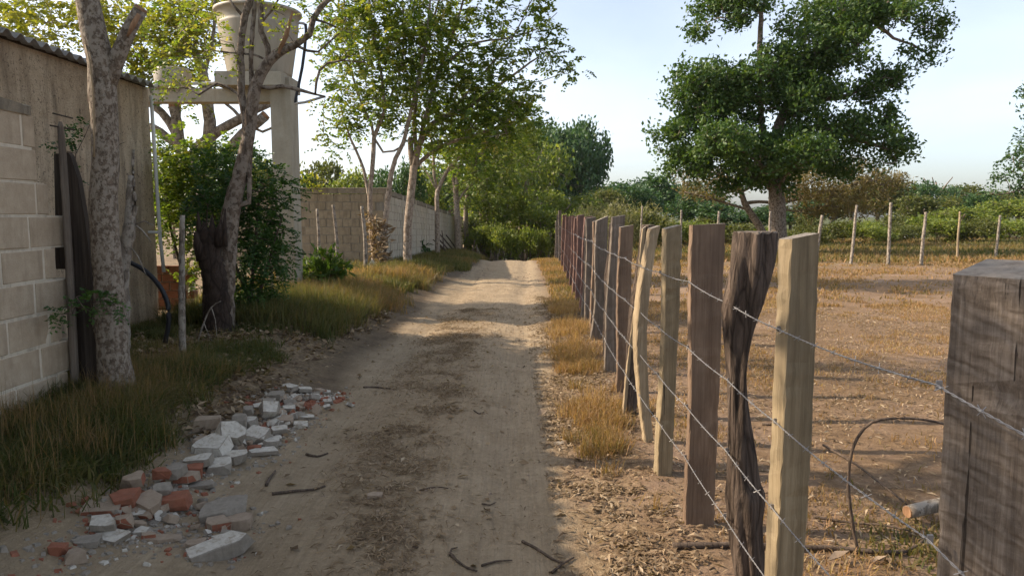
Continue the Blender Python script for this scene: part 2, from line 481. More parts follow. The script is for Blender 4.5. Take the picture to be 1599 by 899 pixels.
M['w_grey'] = mat_wood('wood_weathered_grey', (.155, .122, .092), (.25, .205, .16))
M['w_old'] = mat_wood('wood_old_squared', (.16, .125, .095), (.265, .215, .168), gscale=1.5, saw=.06, crk=.31)
M['w_tan'] = mat_wood('wood_sawn_tan', (.25, .190, .110), (.36, .285, .175), crk=.28)
M['w_brown'] = mat_wood('wood_sawn_brown', (.19, .125, .080), (.28, .195, .13), crk=.22)
M['w_red'] = mat_wood('wood_sawn_reddish', (.16, .088, .066), (.25, .148, .115))
M['w_pale'] = mat_wood('wood_split_pale', (.30, .225, .135), (.43, .335, .215), crk=.29)
M['w_end'] = mat_concrete('end_grain', (.20, .175, .145), (.32, .285, .24), (.11, .085, .065), 6, .8, .6)
M['w_dark'] = mat_wood('wood_rotten_dark', (.05, .036, .026), (.10, .076, .057))
M['p_bark'] = mat_bark('post_bark', (.035, .024, .017), (.20, .148, .112), 2.6, None, .12, .05)
M['wire'] = NT('galvanised_wire').fin((.30, .29, .28), rough=.5)
M['wire'].node_tree.nodes['Principled BSDF'].inputs['Metallic'].default_value = .6
M['rb_white'] = mat_concrete('painted_plaster', (.44, .395, .32), (.63, .585, .50), (.27, .21, .145), 5, .6, .9)
M['rb_grey'] = mat_concrete('broken_mortar', (.24, .205, .16), (.36, .315, .255), (.16, .13, .095), 5, .8, .4)
M['rb_tan'] = mat_concrete('broken_tan_mortar', (.30, .225, .155), (.41, .32, .235), (.19, .135, .09), 5, .8, .4)
M['rb_red'] = mat_concrete('broken_clay_brick', (.24, .085, .048), (.36, .145, .085), (.22, .13, .085), 5, .8, .7)
M['steel_sheet'] = NT('sheet_metal').fin((.46, .50, .55), rough=.35)
M['orange'] = NT('orange_stake').fin((.55, .22, .09), rough=.7)
# ================================================================== SETTING
def axis(spec):
    out = []
    for a, b, st in spec: out.append(np.arange(a, b - 1e-6, st))
    return np.concatenate(out + [[spec[-1][1]]])

xs = axis([(-160, -40, 12), (-40, -12, 2), (-12, -5, .35), (-5, -3.2, .1), (-3.2, 2.2, .045), (2.2, 6, .12), (6, 16, .4), (16, 50, 2), (50, 260, 14)])
ys = axis([(-14, 1, .6), (1, 10, .05), (10, 20, .1), (20, 34, .25), (34, 60, .8), (60, 120, 4), (120, 420, 20)])
GX, GY = np.meshgrid(xs, ys)
GZ = ground_z(GX, GY)
GV = np.stack([GX, GY, GZ], -1).reshape(-1, 3)
nx, ny = len(xs), len(ys)
ii = (np.arange(ny - 1)[:, None] * nx + np.arange(nx - 1)[None]).ravel()
GF = np.stack([ii, ii + 1, ii + nx + 1, ii + nx], -1)
fx, fy = GV[:, 0], GV[:, 1]
wob = (fbm(fx * 1.6, fy * 1.1, 5) - .5) * .5
el_, er_ = edge_l(fy), edge_r(fy)
roadm = sstep(-.16, .16, fx - el_ + wob * .7) * sstep(-.12, .14, er_ - fx + wob * .45)
# trampled bare earth round the rubble on the near left
roadm = np.maximum(roadm, sstep(-.25, .2, fx + 2.35 + wob) * sstep(5.9, 5.0, fy) * (fx < el_ + .4))
leftm = sstep(.1, -.15, fx - (el_ + er_) / 2)
litm = .42 * np.exp(-((fx - (-.80 + .012 * fy) + wob * .6) / .36) ** 2) * sstep(14, 6, fy)
litm = np.maximum(litm, .85 * np.exp(-((fx - er_ - .12 + wob * .4) / .17) ** 2) * sstep(26, 12, fy))
litm = np.maximum(litm, .7 * leftm * sstep(.1, .6, el_ - fx))
litm = np.clip(litm * 1.15, 0, 1)
scrubm = sstep(36, 46, fy + wob * 8)
farm = sstep(20, 27, fy + wob * 6) * sstep(1.5, 3, fx)
cx = GV[GF].mean(1)
w2 = (fbm(cx[:, 0] * 1.6, cx[:, 1] * 1.1, 5) - .5) * .5
is_road = (cx[:, 0] - edge_l(cx[:, 1]) + w2 * .7 > 0) & (edge_r(cx[:, 1]) - cx[:, 0] + w2 * .45 > 0) & (cx[:, 1] < 70)
is_past = (~is_road) & (cx[:, 0] > fence_x(cx[:, 1]))
for nm, msk in (('dirt_road', is_road), ('pasture', is_past), ('verge', ~is_road & ~is_past)):
    F = GF[msk]
    u, inv = np.unique(F, return_inverse=True)
    me = np_mesh(nm, GV[u], inv.reshape(-1, 4), {'road': roadm[u], 'left': leftm[u], 'litter': litm[u], 'far': farm[u], 'scrub': scrubm[u]}, True)
    tag(obj(nm, me, M['ground']), {'dirt_road': 'pale dirt track with wheel ruts running away to a crest', 'pasture': 'dry sandy pasture with short brown grass behind the fence', 'verge': 'earth verges either side of the dirt track'}[nm], None, None, 'structure')

# ------------------------------------------------------------------ near block wall
BH, BL, BW, JT = .2, .4, .15, .015
WX = -3.1                                            # face of the property line
def block_mesh(name, L, H, W, n=0):
    bm = bmesh.new()
    bmesh.ops.create_cube(bm, size=1)
    for v in bm.verts: v.co = Vector((v.co.x * W, v.co.y * L, v.co.z * H))
    bmesh.ops.bevel(bm, geom=bm.edges[:], offset=.007, segments=1, affect='EDGES')
    for v in bm.verts: v.co += Vector(rng.uniform(-.0025, .0025, 3))
    me = bpy.data.meshes.new(name); bm.to_mesh(me); bm.free()
    return me

wall = thing('block_wall', 'bare grey concrete block wall with toothed end at the left edge', 'wall', (WX, 2.5, .2))
blk = [block_mesh('block', BL, BH, BW) for _ in range(4)]
hblk = [block_mesh('half_block', .115, BH, BW) for _ in range(2)]
for m in blk + hblk: m.materials.append(M['block'])
ends = [5.22, 5.06, 5.19, 5.02, 5.17, 5.0, 5.15, 4.96, 4.86, 4.86]     # from the ground up
mort = MB()
z0 = .045
for k, ye in enumerate(ends):
    zc = z0 + k * (BH + JT) + BH / 2
    y = ye
    first = True
    if k % 2 == 1:
        o = obj('block', hblk[k % 2], None, wall, (-BW / 2 - WX + WX, ye - .0575 - 2.5, zc - .2)); o.location.x = -BW / 2
        y = ye - .115 - JT
    while y > 0.2:
        o = obj('block', blk[(k * 3 + int(y * 7)) % 4], None, wall, (-BW / 2 + rng.uniform(-.004, .004), y - BL / 2 - 2.5, zc - .2))
        o.rotation_euler = (rng.uniform(-.004, .004), rng.uniform(-.006, .006), rng.uniform(-.006, .006))
        y -= BL + JT
    # mortar bed: head joints and bed joints slightly recessed behind the faces, lumpy in places
    mort.box((WX - BW / 2 - .004, (ye - .03 + .2) / 2, zc), (BW - .006, ye - .03 - .2, BH + JT + .001))
part('mortar', mort, M['mortar'], wall)
cap = MB()
yy = np.arange(.2, 4.85, .06)
ztop = 2.265 + .025 * fbm(yy * 2, yy * 0, 4) - .03 * sstep(4.2, 4.85, yy)
zb = z0 + 10 * (BH + JT) - .012
V = []
for y, zt in zip(yy, ztop):
    j = rng.uniform(-.006, .006, 4)
    V += [(WX + .008 + j[0], y, zb), (WX + .012 + j[1], y, zt - .012 + j[1]), (WX - .02 + j[2], y, zt), (WX - BW - .01, y, zt - .01 + j[3]), (WX - BW - .008, y, zb)]
n = len(yy); F = []
for i in range(n - 1):
    for q in range(4): F.append((i * 5 + q, (i + 1) * 5 + q, (i + 1) * 5 + q + 1, i * 5 + q + 1))
e = (n - 1) * 5
cap.add(V, [np.array(F), np.array([[e, e + 1, e + 2, e + 3, e + 4]])])
part('cap_course', cap, M['cap'], wall)

# ------------------------------------------------------------------ shed with corrugated roof
BX, BY1, BY0, BTOP = -4.4, 9.1, -9.0, 3.06
shed = thing('shed', 'rendered shed wall with corrugated roof rising behind the block wall', 'building', (BX, 4, .2))
mb = MB()
n1, n2 = 90, 18
yy = np.linspace(BY0, BY1, n1); zz = np.linspace(0, BTOP, n2)
Yg, Zg = np.meshgrid(yy, zz)
Xg = BX + (fbm(Yg * 1.3, Zg * 1.3, 9) - .5) * .05
V = np.stack([Xg, Yg, Zg], -1).reshape(-1, 3)
ii = (np.arange(n2 - 1)[:, None] * n1 + np.arange(n1 - 1)[None]).ravel()
mb.add(V, np.stack([ii, ii + 1, ii + n1 + 1, ii + n1], -1))
mb.box((BX - 2.05, BY1 - .09, BTOP / 2 - .01), (4.0, .18, BTOP - .02))
mb.box((BX - 4.1, (BY0 + BY1) / 2, BTOP / 2 + .35), (.16, BY1 - BY0, BTOP + .7))
part('wall', mb, M['plaster'], shed, True)
mb = MB()                                            # corrugated sheets, waves run down the slope
yy = np.arange(BY0 - .1, BY1 - .02, .177 / 8)
wv = .028 * np.cos(2 * math.pi * yy / .177)
xr = np.array([BX + .16, BX - 2, BX - 4.4]); zr = BTOP + .05 + .2 * (BX - xr)
top = np.stack(np.broadcast_arrays(xr[None, :], yy[:, None], zr[None, :] + wv[:, None]), -1)
bot = top - np.array([0, 0, .008])
V = np.concatenate([top.reshape(-1, 3), bot.reshape(-1, 3)]); n = len(yy); m = n * 3
F = []
for off, fl in ((0, 1), (m, 0)):
    for i in range(n - 1):
        for q in range(2):
            a, b, c, d = off + i * 3 + q, off + i * 3 + q + 1, off + (i + 1) * 3 + q + 1, off + (i + 1) * 3 + q
            F.append((a, d, c, b) if fl else (a, b, c, d))
for i in range(n - 1): F.append((i * 3, i * 3 + m, (i + 1) * 3 + m, (i + 1) * 3))
mb.add(V, np.array(F))
part('corrugated_roof', mb, M['roofing'], shed, True)
mb = MB(); mb.box((BX - .06, (BY0 + BY1) / 2, BTOP + .0), (.1, BY1 - BY0 - .1, .07))
part('wall_plate', mb, M['w_dark'], shed)

# water pipe on the corner of the shed
pr = thing('water_pipe', 'white plastic water pipe running down the corner of the shed', 'pipe', (BX + .05, BY1 - .05, .3))
mb = MB()
mb.tube([at(236, 150, 8.95), at(243, 262, 8.95), at(250, 372, 8.95), at(256, 425, 8.95)], .021, 10)
part('down_pipe', mb, M['white_pipe'], pr, True)
mb = MB(); mb.tube([at(238, 146, 8.95), at(236, 137, 8.95), at(243, 134, 8.97), at(247, 128, 9.05)], .024, 10)
part('elbow', mb, M['white_pipe'], pr, True)
mb = MB(); mb.tube([at(213, 362, 8.93), at(252, 363, 8.95)], .019, 10)
part('side_pipe', mb, M['white_pipe'], pr, True)

# little clay block wall behind
cb = thing('brick_wall', 'low orange clay brick wall stub beside the shed corner', 'wall', at(268, 470, 9.8))
cb.location.z = .2
mb = MB(); mb.box((cb.location.x, 9.86, .5), (.56, .1, .62)); part('mortar', mb, M['mortar'], cb)
bmesh_b = MB(); bmesh_b.box((0, 0, 0), (.2, .12, .1), jit=.003); brk = bmesh_b.mesh('brick'); brk.materials.append(M['brick'])
for k in range(6):
    for j in range(3):
        x = -.22 + j * .215 + (.1 if k % 2 else 0)
        if x > .24: continue
        obj('brick', brk, None, cb, (x, .05, .06 + k * .112))

# ------------------------------------------------------------------ water tower
CYT = 11.5
cxr = -3.39; cw, cd = .31, .40
tw = thing('water_tower', 'square concrete column and beam stand that carries the water tank', 'water tower', (cxr - cw / 2, CYT + cd / 2, .25))
ztop = float(at(450, 131, CYT)[2])
mb = MB()
bm = bmesh.new(); bmesh.ops.create_cube(bm, size=1)
for v in bm.verts: v.co = Vector((v.co.x * cw, v.co.y * cd, v.co.z * (ztop + .3)))
bmesh.ops.subdivide_edges(bm, edges=bm.edges[:], cuts=5, use_grid_fill=True)
for v in bm.verts: v.co += Vector(rng.uniform(-.003, .003, 3))
me = bpy.data.meshes.new('column'); bm.to_mesh(me); bm.free()
obj('column', me, M['pillar'], tw, (0, 0, (ztop + .3) / 2 - .55))
zb0, zb1 = float(at(330, 158, CYT)[2]), float(at(330, 137, CYT)[2])
mb = MB(); mb.box(((cxr - cw - 6.55) / 2, CYT + .2, (zb0 + zb1) / 2), (-6.55 - (cxr - cw) and abs(-6.55 - (cxr - cw)) + .02, .26, zb1 - zb0)); part('beam', mb, M['pillar'], tw)
mb = MB(); mb.box((-6.7, CYT + .2, 1.9), (.3, .34, 3.5)); part('column', mb, M['pillar'], tw)
tcx = float(at(403, 100, CYT + .2)[0]); tz0 = float(at(403, 115, CYT)[2])
zs0 = zb1 + .003
mb = MB(); mb.box((tcx - .02, CYT + .28, (zs0 + tz0) / 2 - .002), (1.0, 1.0, tz0 - zs0 - .004)); part('slab', mb, M['pillar'], tw)
mb = MB(); mb.box((cxr - .23, CYT + .2, ztop + .02), (.44, .46, .14)); part('column_head', mb, M['pillar'], tw)

def lathe(prof, k=48, c=(0, 0, 0)):
    prof = np.asarray(prof, float); a = np.linspace(0, 2 * math.pi, k, endpoint=False)
    V = np.stack([prof[:, None, 0] * np.cos(a), prof[:, None, 0] * np.sin(a), np.repeat(prof[:, 1:2], k, 1)], -1) + np.asarray(c)
    n = len(prof); i = np.arange(n - 1)[:, None] * k; j = np.arange(k)[None]; j2 = (j + 1) % k
    return V.reshape(-1, 3), np.stack([i + j, i + j2, i + k + j2, i + k + j], -1).reshape(-1, 4)

tk = thing('water_tank', 'large round beige plastic water tank on top of the concrete column', 'water tank', (tcx, CYT + .28, tz0))
mb = MB()
R0, R1, H = .475, .625, .98
mb.add(*lathe([(0, .0), (.42, .0), (R0, .012), (R0 + .01, .04), (R0 + .125, .74), (R0 + .13, .76), (R0 + .118, .775), (R0 + .125, .80), (R1 - .01, .93), (R1 + .02, .935), (R1 + .03, .95), (R1 + .03, H), (R1, H + .005), (R1 - .02, .95), (R0 - .01, .05), (0, .04)], 56, (tcx, CYT + .28, tz0)))
part('shell', mb, M['tank'], tk, True)
mb = MB()
mb.tube([at(466, 36, 11.4), at(474, 37, 11.35), at(478, 40, 11.35)], .02, 10); part('outlet', mb, M['grey_pipe'], tk, True)
hz = MB()
hz.tube([at(477, 38, 11.35), at(478, 48, 11.35), at(476, 75, 11.33), at(472, 105, 11.33), at(466, 135, 11.33), at(461, 158, 11.33), at(462, 162, 11.33)], .022, 10)
part('black_hose', hz, M['black_hose'], tk, True, under=child(tk, 'outlet'))
mb = MB(); mb.tube([at(460, 162, 11.33), at(476, 160, 11.3), at(506, 151, 11.2)], .02, 8); part('drain_pipe', mb, M['grey_pipe'], tk, True, under=child(tk, 'outlet'))

sk = thing('water_tank', 'small round lidded water tank sitting on the concrete beam', 'water tank', at(270, 133, CYT + .2))
b = np.array(sk.location); b[2] = zb1 + .002; sk.location = b
mb = MB(); mb.add(*lathe([(0, 0), (.25, 0), (.26, .02), (.275, .25), (.27, .265), (.275, .28), (.24, .315), (.1, .335), (0, .34)], 36, b)); part('shell', mb, M['tank'], sk, True)
mb = MB(); mb.tube([b + np.array([.3, -.05, .08]), np.array([tcx - .5, CYT + .05, zb1 + .085])], .022, 10); part('link_pipe', mb, M['white_pipe'], sk, True)

# ------------------------------------------------------------------ far block wall (return face + long face along the track)
FX, FY0, FY1 = -3.2, 18.4, 48.0
def fbase(y): return np.interp(y, [18.4, 48], [.22, -.60])
FH = 1.98
fw = thing('boundary_wall', 'long grey concrete block boundary wall following the track behind the trees', 'wall', (FX, FY0, .22))
bA = MB(); bA.box((0, 0, 0), (.392, .15, .190), jit=.004); bA = bA.mesh('block'); bA.materials.append(M['fblock2'])
bA2 = MB(); bA2.box((0, 0, 0), (.392, .15, .190), jit=.004); bA2 = bA2.mesh('block'); bA2.materials.append(M['fblock2'])
bB = [MB().box((0, 0, 0), (.15, .392, .190), jit=.004).mesh('block') for _ in range(2)]
for m in bB: m.materials.append(M['fblock'])
base = np.array(fw.location)
nz = 9
mort = MB(); mortB = MB()
for k in range(nz):
    z = .22 + .1 + k * .205
    x = FX - .2 - (.2 if k % 2 else 0)
    while x > -6.9:
        obj('block', bA if rng.random() < .5 else bA2, None, fw, (x - base[0], .075 + rng.uniform(-.005, .005), z - base[2]))
        x -= .41
mort.box((FX - 1.95, FY0 + .082, .22 + FH / 2 - .1), (3.88, .135, FH - .16)); 
part('mortar', mort, M['fmortar'], fw)
cnt = 0
rest = MB()
y = FY0 + .17
rowi = 0
while y < FY1 - .2:
    for k in range(nz):
        yk = y + .2 + (.2 if k % 2 else 0)
        z = fbase(yk) + .1 + k * .205
        if y < FY0 + 9:
            obj('block', bB[rowi % 2], None, fw, (-.075 + rng.uniform(-.005, .005), yk - base[1], z - base[2]))
        else:
            rest.box((FX - .075 + rng.uniform(-.006, .006), yk, z), (.15, .392, .19))
    y += .41; rowi += 1
o = part('block', rest, M['fblock'], fw); o['kind'] = 'stuff'
ym = np.linspace(FY0 + .16, FY1, 40)
V = []
for y in ym:
    zb = fbase(y) - .3; zt = fbase(y) + FH - .17
    V += [(FX - .012, y, zb), (FX - .012, y, zt), (FX - .14, y, zt), (FX - .14, y, zb)]
F = [(i * 4 + q, (i + 1) * 4 + q, (i + 1) * 4 + (q + 1) % 4, i * 4 + (q + 1) % 4) for i in range(39) for q in range(4)]
mortB.add(V, np.array(F))
part('mortar', mortB, M['fmortar'], fw)
capm = MB()                                          # rough bond beam on top
for y0 in np.arange(FY0 + .16, FY1, 1.0):
    zz = fbase(y0 + .5) + FH - .06
    capm.box((FX - .075, y0 + .5, zz), (.165, 1.004, .13 + rng.uniform(0, .02)), jit=.004)
capm.box((FX - 1.92, FY0 + .08, .22 + FH - .06), (3.98, .168, .14), jit=.006)
part('bond_beam', capm, M['cap'], fw)
for y0 in np.arange(FY0 + .16, FY1, 3.0):            # concrete pilasters
    p = MB(); zb = fbase(y0); p.box((FX - .06, y0 + .1, zb + FH / 2 - .15), (.155, .2, FH + .26), jit=.006)
    part('pilaster', p, M['fblock'], fw)
# ================================================================== PLANTS
def leaves_pinnate(O, D, L, pairs, ll, lw, rng, rnd, droop=.35):
    """compound leaves: O origins, D directions, L lengths"""
    N = len(O)
    D = D / np.maximum(np.linalg.norm(D, axis=1, keepdims=True), 1e-6)
    up = np.array([0, 0, 1.0])
    S = np.cross(D, up); S /= np.maximum(np.linalg.norm(S, axis=1, keepdims=True), 1e-3)
    tt = (np.arange(pairs) + 1.2) / (pairs + .6)
    Vs = []; Rs = []
    for sgn in (-1, 1):
        for t in tt:
            B = O + D * (L * t)[:, None] - up * (droop * L * t * t)[:, None]
            ld = D * .45 + sgn * S * .85 - up * rng.uniform(.0, .7, (N, 1)) + rng.normal(0, .14, (N, 3))
            ld /= np.linalg.norm(ld, axis=1, keepdims=True)
            nrm = np.cross(ld, D + rng.normal(0, .35, (N, 3))); nrm /= np.maximum(np.linalg.norm(nrm, axis=1, keepdims=True), 1e-6)
            sd = np.cross(nrm, ld)
            l = ll * rng.uniform(.75, 1.2, (N, 1)) * (1 - .35 * abs(t - .55)); w = lw * rng.uniform(.8, 1.2, (N, 1))
            Vs.append(np.stack([B, B + ld * l * .5 + sd * w, B + ld * l, B + ld * l * .5 - sd * w], 1))
            Rs.append(rnd)
    V = np.concatenate(Vs); R = np.concatenate(Rs)
    return V, np.clip(R + rng.normal(0, .1, len(R)), 0, 1)

def leaves_simple(O, D, l, w, rng, rnd, spread=.8):
    N = len(O)
    ld = D / np.maximum(np.linalg.norm(D, axis=1, keepdims=True), 1e-6) * (1 - spread * .5) + rng.normal(0, spread * .6, (N, 3))
    ld /= np.maximum(np.linalg.norm(ld, axis=1, keepdims=True), 1e-6)
    nrm = np.cross(ld, rng.normal(0, 1, (N, 3))) + np.array([0, 0, .55]); nrm /= np.maximum(np.linalg.norm(nrm, axis=1, keepdims=True), 1e-6)
    sd = np.cross(nrm, ld); sd /= np.maximum(np.linalg.norm(sd, axis=1, keepdims=True), 1e-6)
    L = (l * rng.uniform(.7, 1.25, N))[:, None]; W = (w * rng.uniform(.7, 1.25, N))[:, None]
    V = np.stack([O, O + ld * L * .5 + sd * W - nrm * L * .06, O + ld * L, O + ld * L * .5 - sd * W - nrm * L * .06], 1)
    return V, np.clip(rnd + rng.normal(0, .12, N), 0, 1)

def leaf_mesh(name, V, R):
    n = len(V)
    F = np.arange(n * 4, dtype=np.int32).reshape(-1, 4)
    return np_mesh(name, V.reshape(-1, 3), F, {'rnd': np.repeat(R, 4)})

def resample(P, seg):
    P = np.asarray(P, float)
    out = [P[0]]
    # smooth the drawn limb with a Catmull-Rom spline
    Q = np.concatenate([[2 * P[0] - P[1]], P, [2 * P[-1] - P[-2]]])
    for i in range(len(P) - 1):
        p0, p1, p2, p3 = Q[i], Q[i + 1], Q[i + 2], Q[i + 3]
        n = max(1, int(np.linalg.norm((p2 - p1)[:3]) / seg))
        for t in np.linspace(0, 1, n + 1)[1:]:
            out.append(.5 * ((2 * p1) + (-p0 + p2) * t + (2 * p0 - 5 * p1 + 4 * p2 - p3) * t * t + (-p0 + 3 * p1 - 3 * p2 + p3) * t ** 3))
    return np.array(out)

class Grow:
    def __init__(s, limbs, seg=.22, r_twig=.006, seed=1, wig=.05):
        s.rng = np.random.default_rng(seed); s.seg = seg; s.rt = r_twig; s.wig = wig
        s.P = np.zeros((60000, 3)); s.par = np.full(60000, -1); s.R = np.zeros(60000); s.n = 0
        s.tips = []
        for li, L in enumerate(limbs):
            L = np.array(L, float)
            Q = resample(L, seg)
            par = -1
            if li > 0:
                d = np.linalg.norm(s.P[:s.n] - Q[0, :3], axis=1); par = int(np.argmin(d))
            for k, q in enumerate(Q):
                if li > 0 and k == 0: continue
                j = s.rng.normal(0, wig * min(q[3] * 2 + .02, .1), 3) if 0 < k < len(Q) - 1 else 0
                par = s.add(q[:3] + j, par, q[3])
        s.n_limb = s.n
    def add(s, p, par, r=0):
        s.P[s.n] = p; s.par[s.n] = par; s.R[s.n] = r; s.n += 1
        return s.n - 1
    def reach(s, T, rise=.12, lo=0):
        """let twigs grow towards the points T"""
        P0 = s.P[lo:s.n_limb]
        d0 = np.array([np.min(np.linalg.norm(P0 - t, axis=1)) for t in T])
        for t in T[np.argsort(d0)]:
            V = t - s.P[lo:s.n]
            d = np.linalg.norm(V, axis=1)
            cost = d * (1 + .55 * (V[:, 2] < -.25 * d)) 
            i = lo + int(np.argmin(cost)); p = s.P[i].copy(); dd = d[i - lo]
            if dd < .05: continue
            n = max(1, int(math.ceil(dd / s.seg)))
            par = i
            bow = s.rng.normal(0, .10, 3) * dd; bow[2] += rise * dd * .5
            for k in range(1, n + 1):
                f = k / n
                q = p + (t - p) * f + bow * 4 * f * (1 - f) * .5 + s.rng.normal(0, s.wig * s.seg, 3) * (k < n)
                par = s.add(q, par)
            s.tips.append(par)
        return s
    def finish(s):
        n = s.n; cnt = np.zeros(n)
        hasc = np.zeros(n, bool); hasc[s.par[:n][s.par[:n] >= 0]] = True
        cnt[~hasc] = 1
        for i in range(n - 1, 0, -1):
            if s.par[i] >= 0: cnt[s.par[i]] += cnt[i]
        s.cnt = cnt
        r = s.R[:n].copy(); g = r == 0
        r[g] = s.rt * cnt[g] ** .45
        for i in range(n):                         # never thicker than what carries it
            if g[i] and s.par[i] >= 0: r[i] = min(r[i], r[s.par[i]] * .92)
        s.r = r
        return s
    def wood(s, kmax=12):
        n = s.n; ch = [[] for _ in range(n)]
        for i in range(n):
            if s.par[i] >= 0: ch[s.par[i]].append(i)
        mb = MB(); stack = [i for i in range(n) if s.par[i] < 0]
        starts = [(i, None) for i in stack]
        while starts:
            i, frm = starts.pop()
            chain = [] if frm is None else [frm]
            while True:
                chain.append(i)
                if not ch[i]: break
                c = sorted(ch[i], key=lambda q: -s.r[q] - (1 if q < s.n_limb else 0) * .0001)
                for q in c[1:]: starts.append((q, i))
                i = c[0]
            if len(chain) < 2: continue
            R = s.r[chain].copy()
            if frm is not None: R[0] = min(R[1] * 1.1, s.r[frm])
            k = kmax if R.max() > .045 else (6 if R.max() > .016 else 3)
            mb.tube(s.P[chain], R, k, R[-1] > .012, .05 if k > 6 else 0)
        return mb
    def leaf_sites(s, maxcnt=2, per=3, jit=.06):
        n = s.n; idx = np.where((s.cnt <= maxcnt) & (np.arange(n) >= s.n_limb))[0]
        idx = np.repeat(idx, per)
        O = s.P[idx] + s.rng.normal(0, jit, (len(idx), 3))
        D = s.P[idx] - s.P[s.par[idx]]
        D = D / np.maximum(np.linalg.norm(D, axis=1, keepdims=True), 1e-6) + s.rng.normal(0, .75, (len(idx), 3))
        return O, D

def clump(px, py, rx, ry, Y, n, dy=None, rg=None, shell=.35):
    """n points in an ellipsoid of leaves at forward distance Y"""
    rg = rg or rng
    c = at(px, py, Y); s = Y / FOC
    v = rg.normal(0, 1, (n, 3)); v /= np.linalg.norm(v, axis=1, keepdims=True)
    v *= (rg.random(n) ** shell)[:, None]
    return c + v * np.array([rx * s, dy if dy is not None else rx * s, ry * s])

def ragged(px, py, rx, ry, Y, n, rg, k=5):
    """a clump broken into smaller uneven sprays"""
    out = []
    for q in range(k):
        a = rg.uniform(0, 6.28); u = math.sqrt(rg.random()) * .78
        s_ = rg.uniform(.30, .62)
        out.append(clump(px + rx * u * math.cos(a), py + ry * u * math.sin(a), rx * s_ * rg.uniform(1.0, 1.6), ry * s_ * rg.uniform(.4, .8), Y + rg.uniform(-.6, .6) * rx * Y / FOC, max(2, n // k), None, rg, .5))
    return np.concatenate(out)

def limb(Y, *pts):
    """pixels traced along a branch at distance Y (a 4th number shifts it in depth)"""
    out = []
    for p in pts:
        y = Y + (p[3] if len(p) > 3 else 0)
        out.append([*at(p[0], p[1], y), p[2]])
    return out

def make_tree(name, label, g, barkm, leafm, leaf, group=None, cat='tree', base=None, names=('trunk', 'crown'), extra=None):
    g.finish()
    b = g.P[0].copy() if base is None else np.asarray(base, float)
    root = thing(name, label, cat, b, group)
    part(names[0], g.wood(), barkm, root, True)
    if leaf is not None and g.n > g.n_limb:
        kind, kw = leaf
        O, D = g.leaf_sites(kw.get('maxcnt', 2), kw.get('per', 3), kw.get('jit', .06))
        keep = kw.get('keep')
        if keep is not None:
            m = g.rng.random(len(O)) < keep; O, D = O[m], D[m]
        rn = np.clip(g.rng.normal(kw.get('tone', .5), .18, len(O)), 0, 1)
        D[:, 2] += kw.get('lift', 0)
        if kind == 'pin':
            L = kw['len'] * g.rng.uniform(.7, 1.25, len(O))
            V, R = leaves_pinnate(O, D, L, kw['pairs'], kw['ll'], kw['lw'], g.rng, rn, kw.get('droop', .35))
        else:
            V, R = leaves_simple(O, D, kw['ll'], kw['lw'], g.rng, rn, kw.get('spread', .9))
        obj(names[1], leaf_mesh(names[1], V - b, R), leafm, root)
    return root

# ---- mottled tree beside the wall end
Y1 = 5.1
p0 = on_ground(184, 640); Y1 = 5.1
g = Grow([limb(Y1, (184, 650, .145), (183, 605, .122), (178, 560, .108), (172, 500, .104), (167, 400, .094), (164, 300, .088), (163, 220, .084), (161, 150, .086), (158, 100, .084), (148, 50, .078), (137, 0, .074), (128, -60, .068), (132, -160, .055), (150, -260, .04)),
          limb(Y1, (164, 140, .06), (177, 105, .055), (190, 72, .048), (203, 42, .046), (219, 16, .044)),
          limb(Y1, (130, -70, .045), (70, -160, .03), (20, -230, .02)), limb(Y1, (131, -120, .045, 0), (240, -200, .03, .8), (320, -260, .02, 1.2)),
          [[*at(128, -60, Y1), .05], [-3.2, 4.3, 3.75, .045], [-3.35, 3.3, 4.0, .035], [-3.4, 2.3, 4.2, .02]]], .12, .005, 11)
T = np.concatenate([clump(150, -330, 160, 70, 5.1, 70), clump(20, -260, 90, 60, 5.0, 40), clump(330, -290, 100, 60, 6.0, 40), np.array([-3.4, 2.2, 3.95]) + np.random.default_rng(5).normal(0, 1, (130, 3)) * [.45, .42, .36]])
g.reach(T)
t1 = make_tree('mottled_tree', 'mottled grey forked tree trunk with a sawn limb beside the block wall', g, M['bark_mottled'], M['leaf_pin'], ('pin', dict(len=.2, pairs=5, ll=.06, lw=.018, per=5, maxcnt=1)))
mb = MB(); q0, q1 = at(214, 24, 5.06), at(221, 12, 5.06)
mb.tube([at(219.3, 15.5, 5.1), at(221.5, 12, 5.1)], [.045, .041], 12, True, .08); part('sawn_end', mb, M['cutwood'], t1, under=child(t1, 'trunk'))
mb = MB(); mb.tube([at(199, 57, 5.055), at(208, 38, 5.052), at(217, 22, 5.055)], [.008, .02, .014], 7, True, .2); part('bark_wound', mb, M['cutwood'], t1, True, under=child(t1, 'trunk'))
# thin yellowish vine up the left side of the trunk
mb = MB(); mb.tube([at(147, 245, 5.0), at(147, 200, 5.0), at(146, 150, 5.0), at(141, 100, 5.0), at(133, 70, 5.02)], .006, 5); part('vine', mb, M['w_pale'], t1, True)

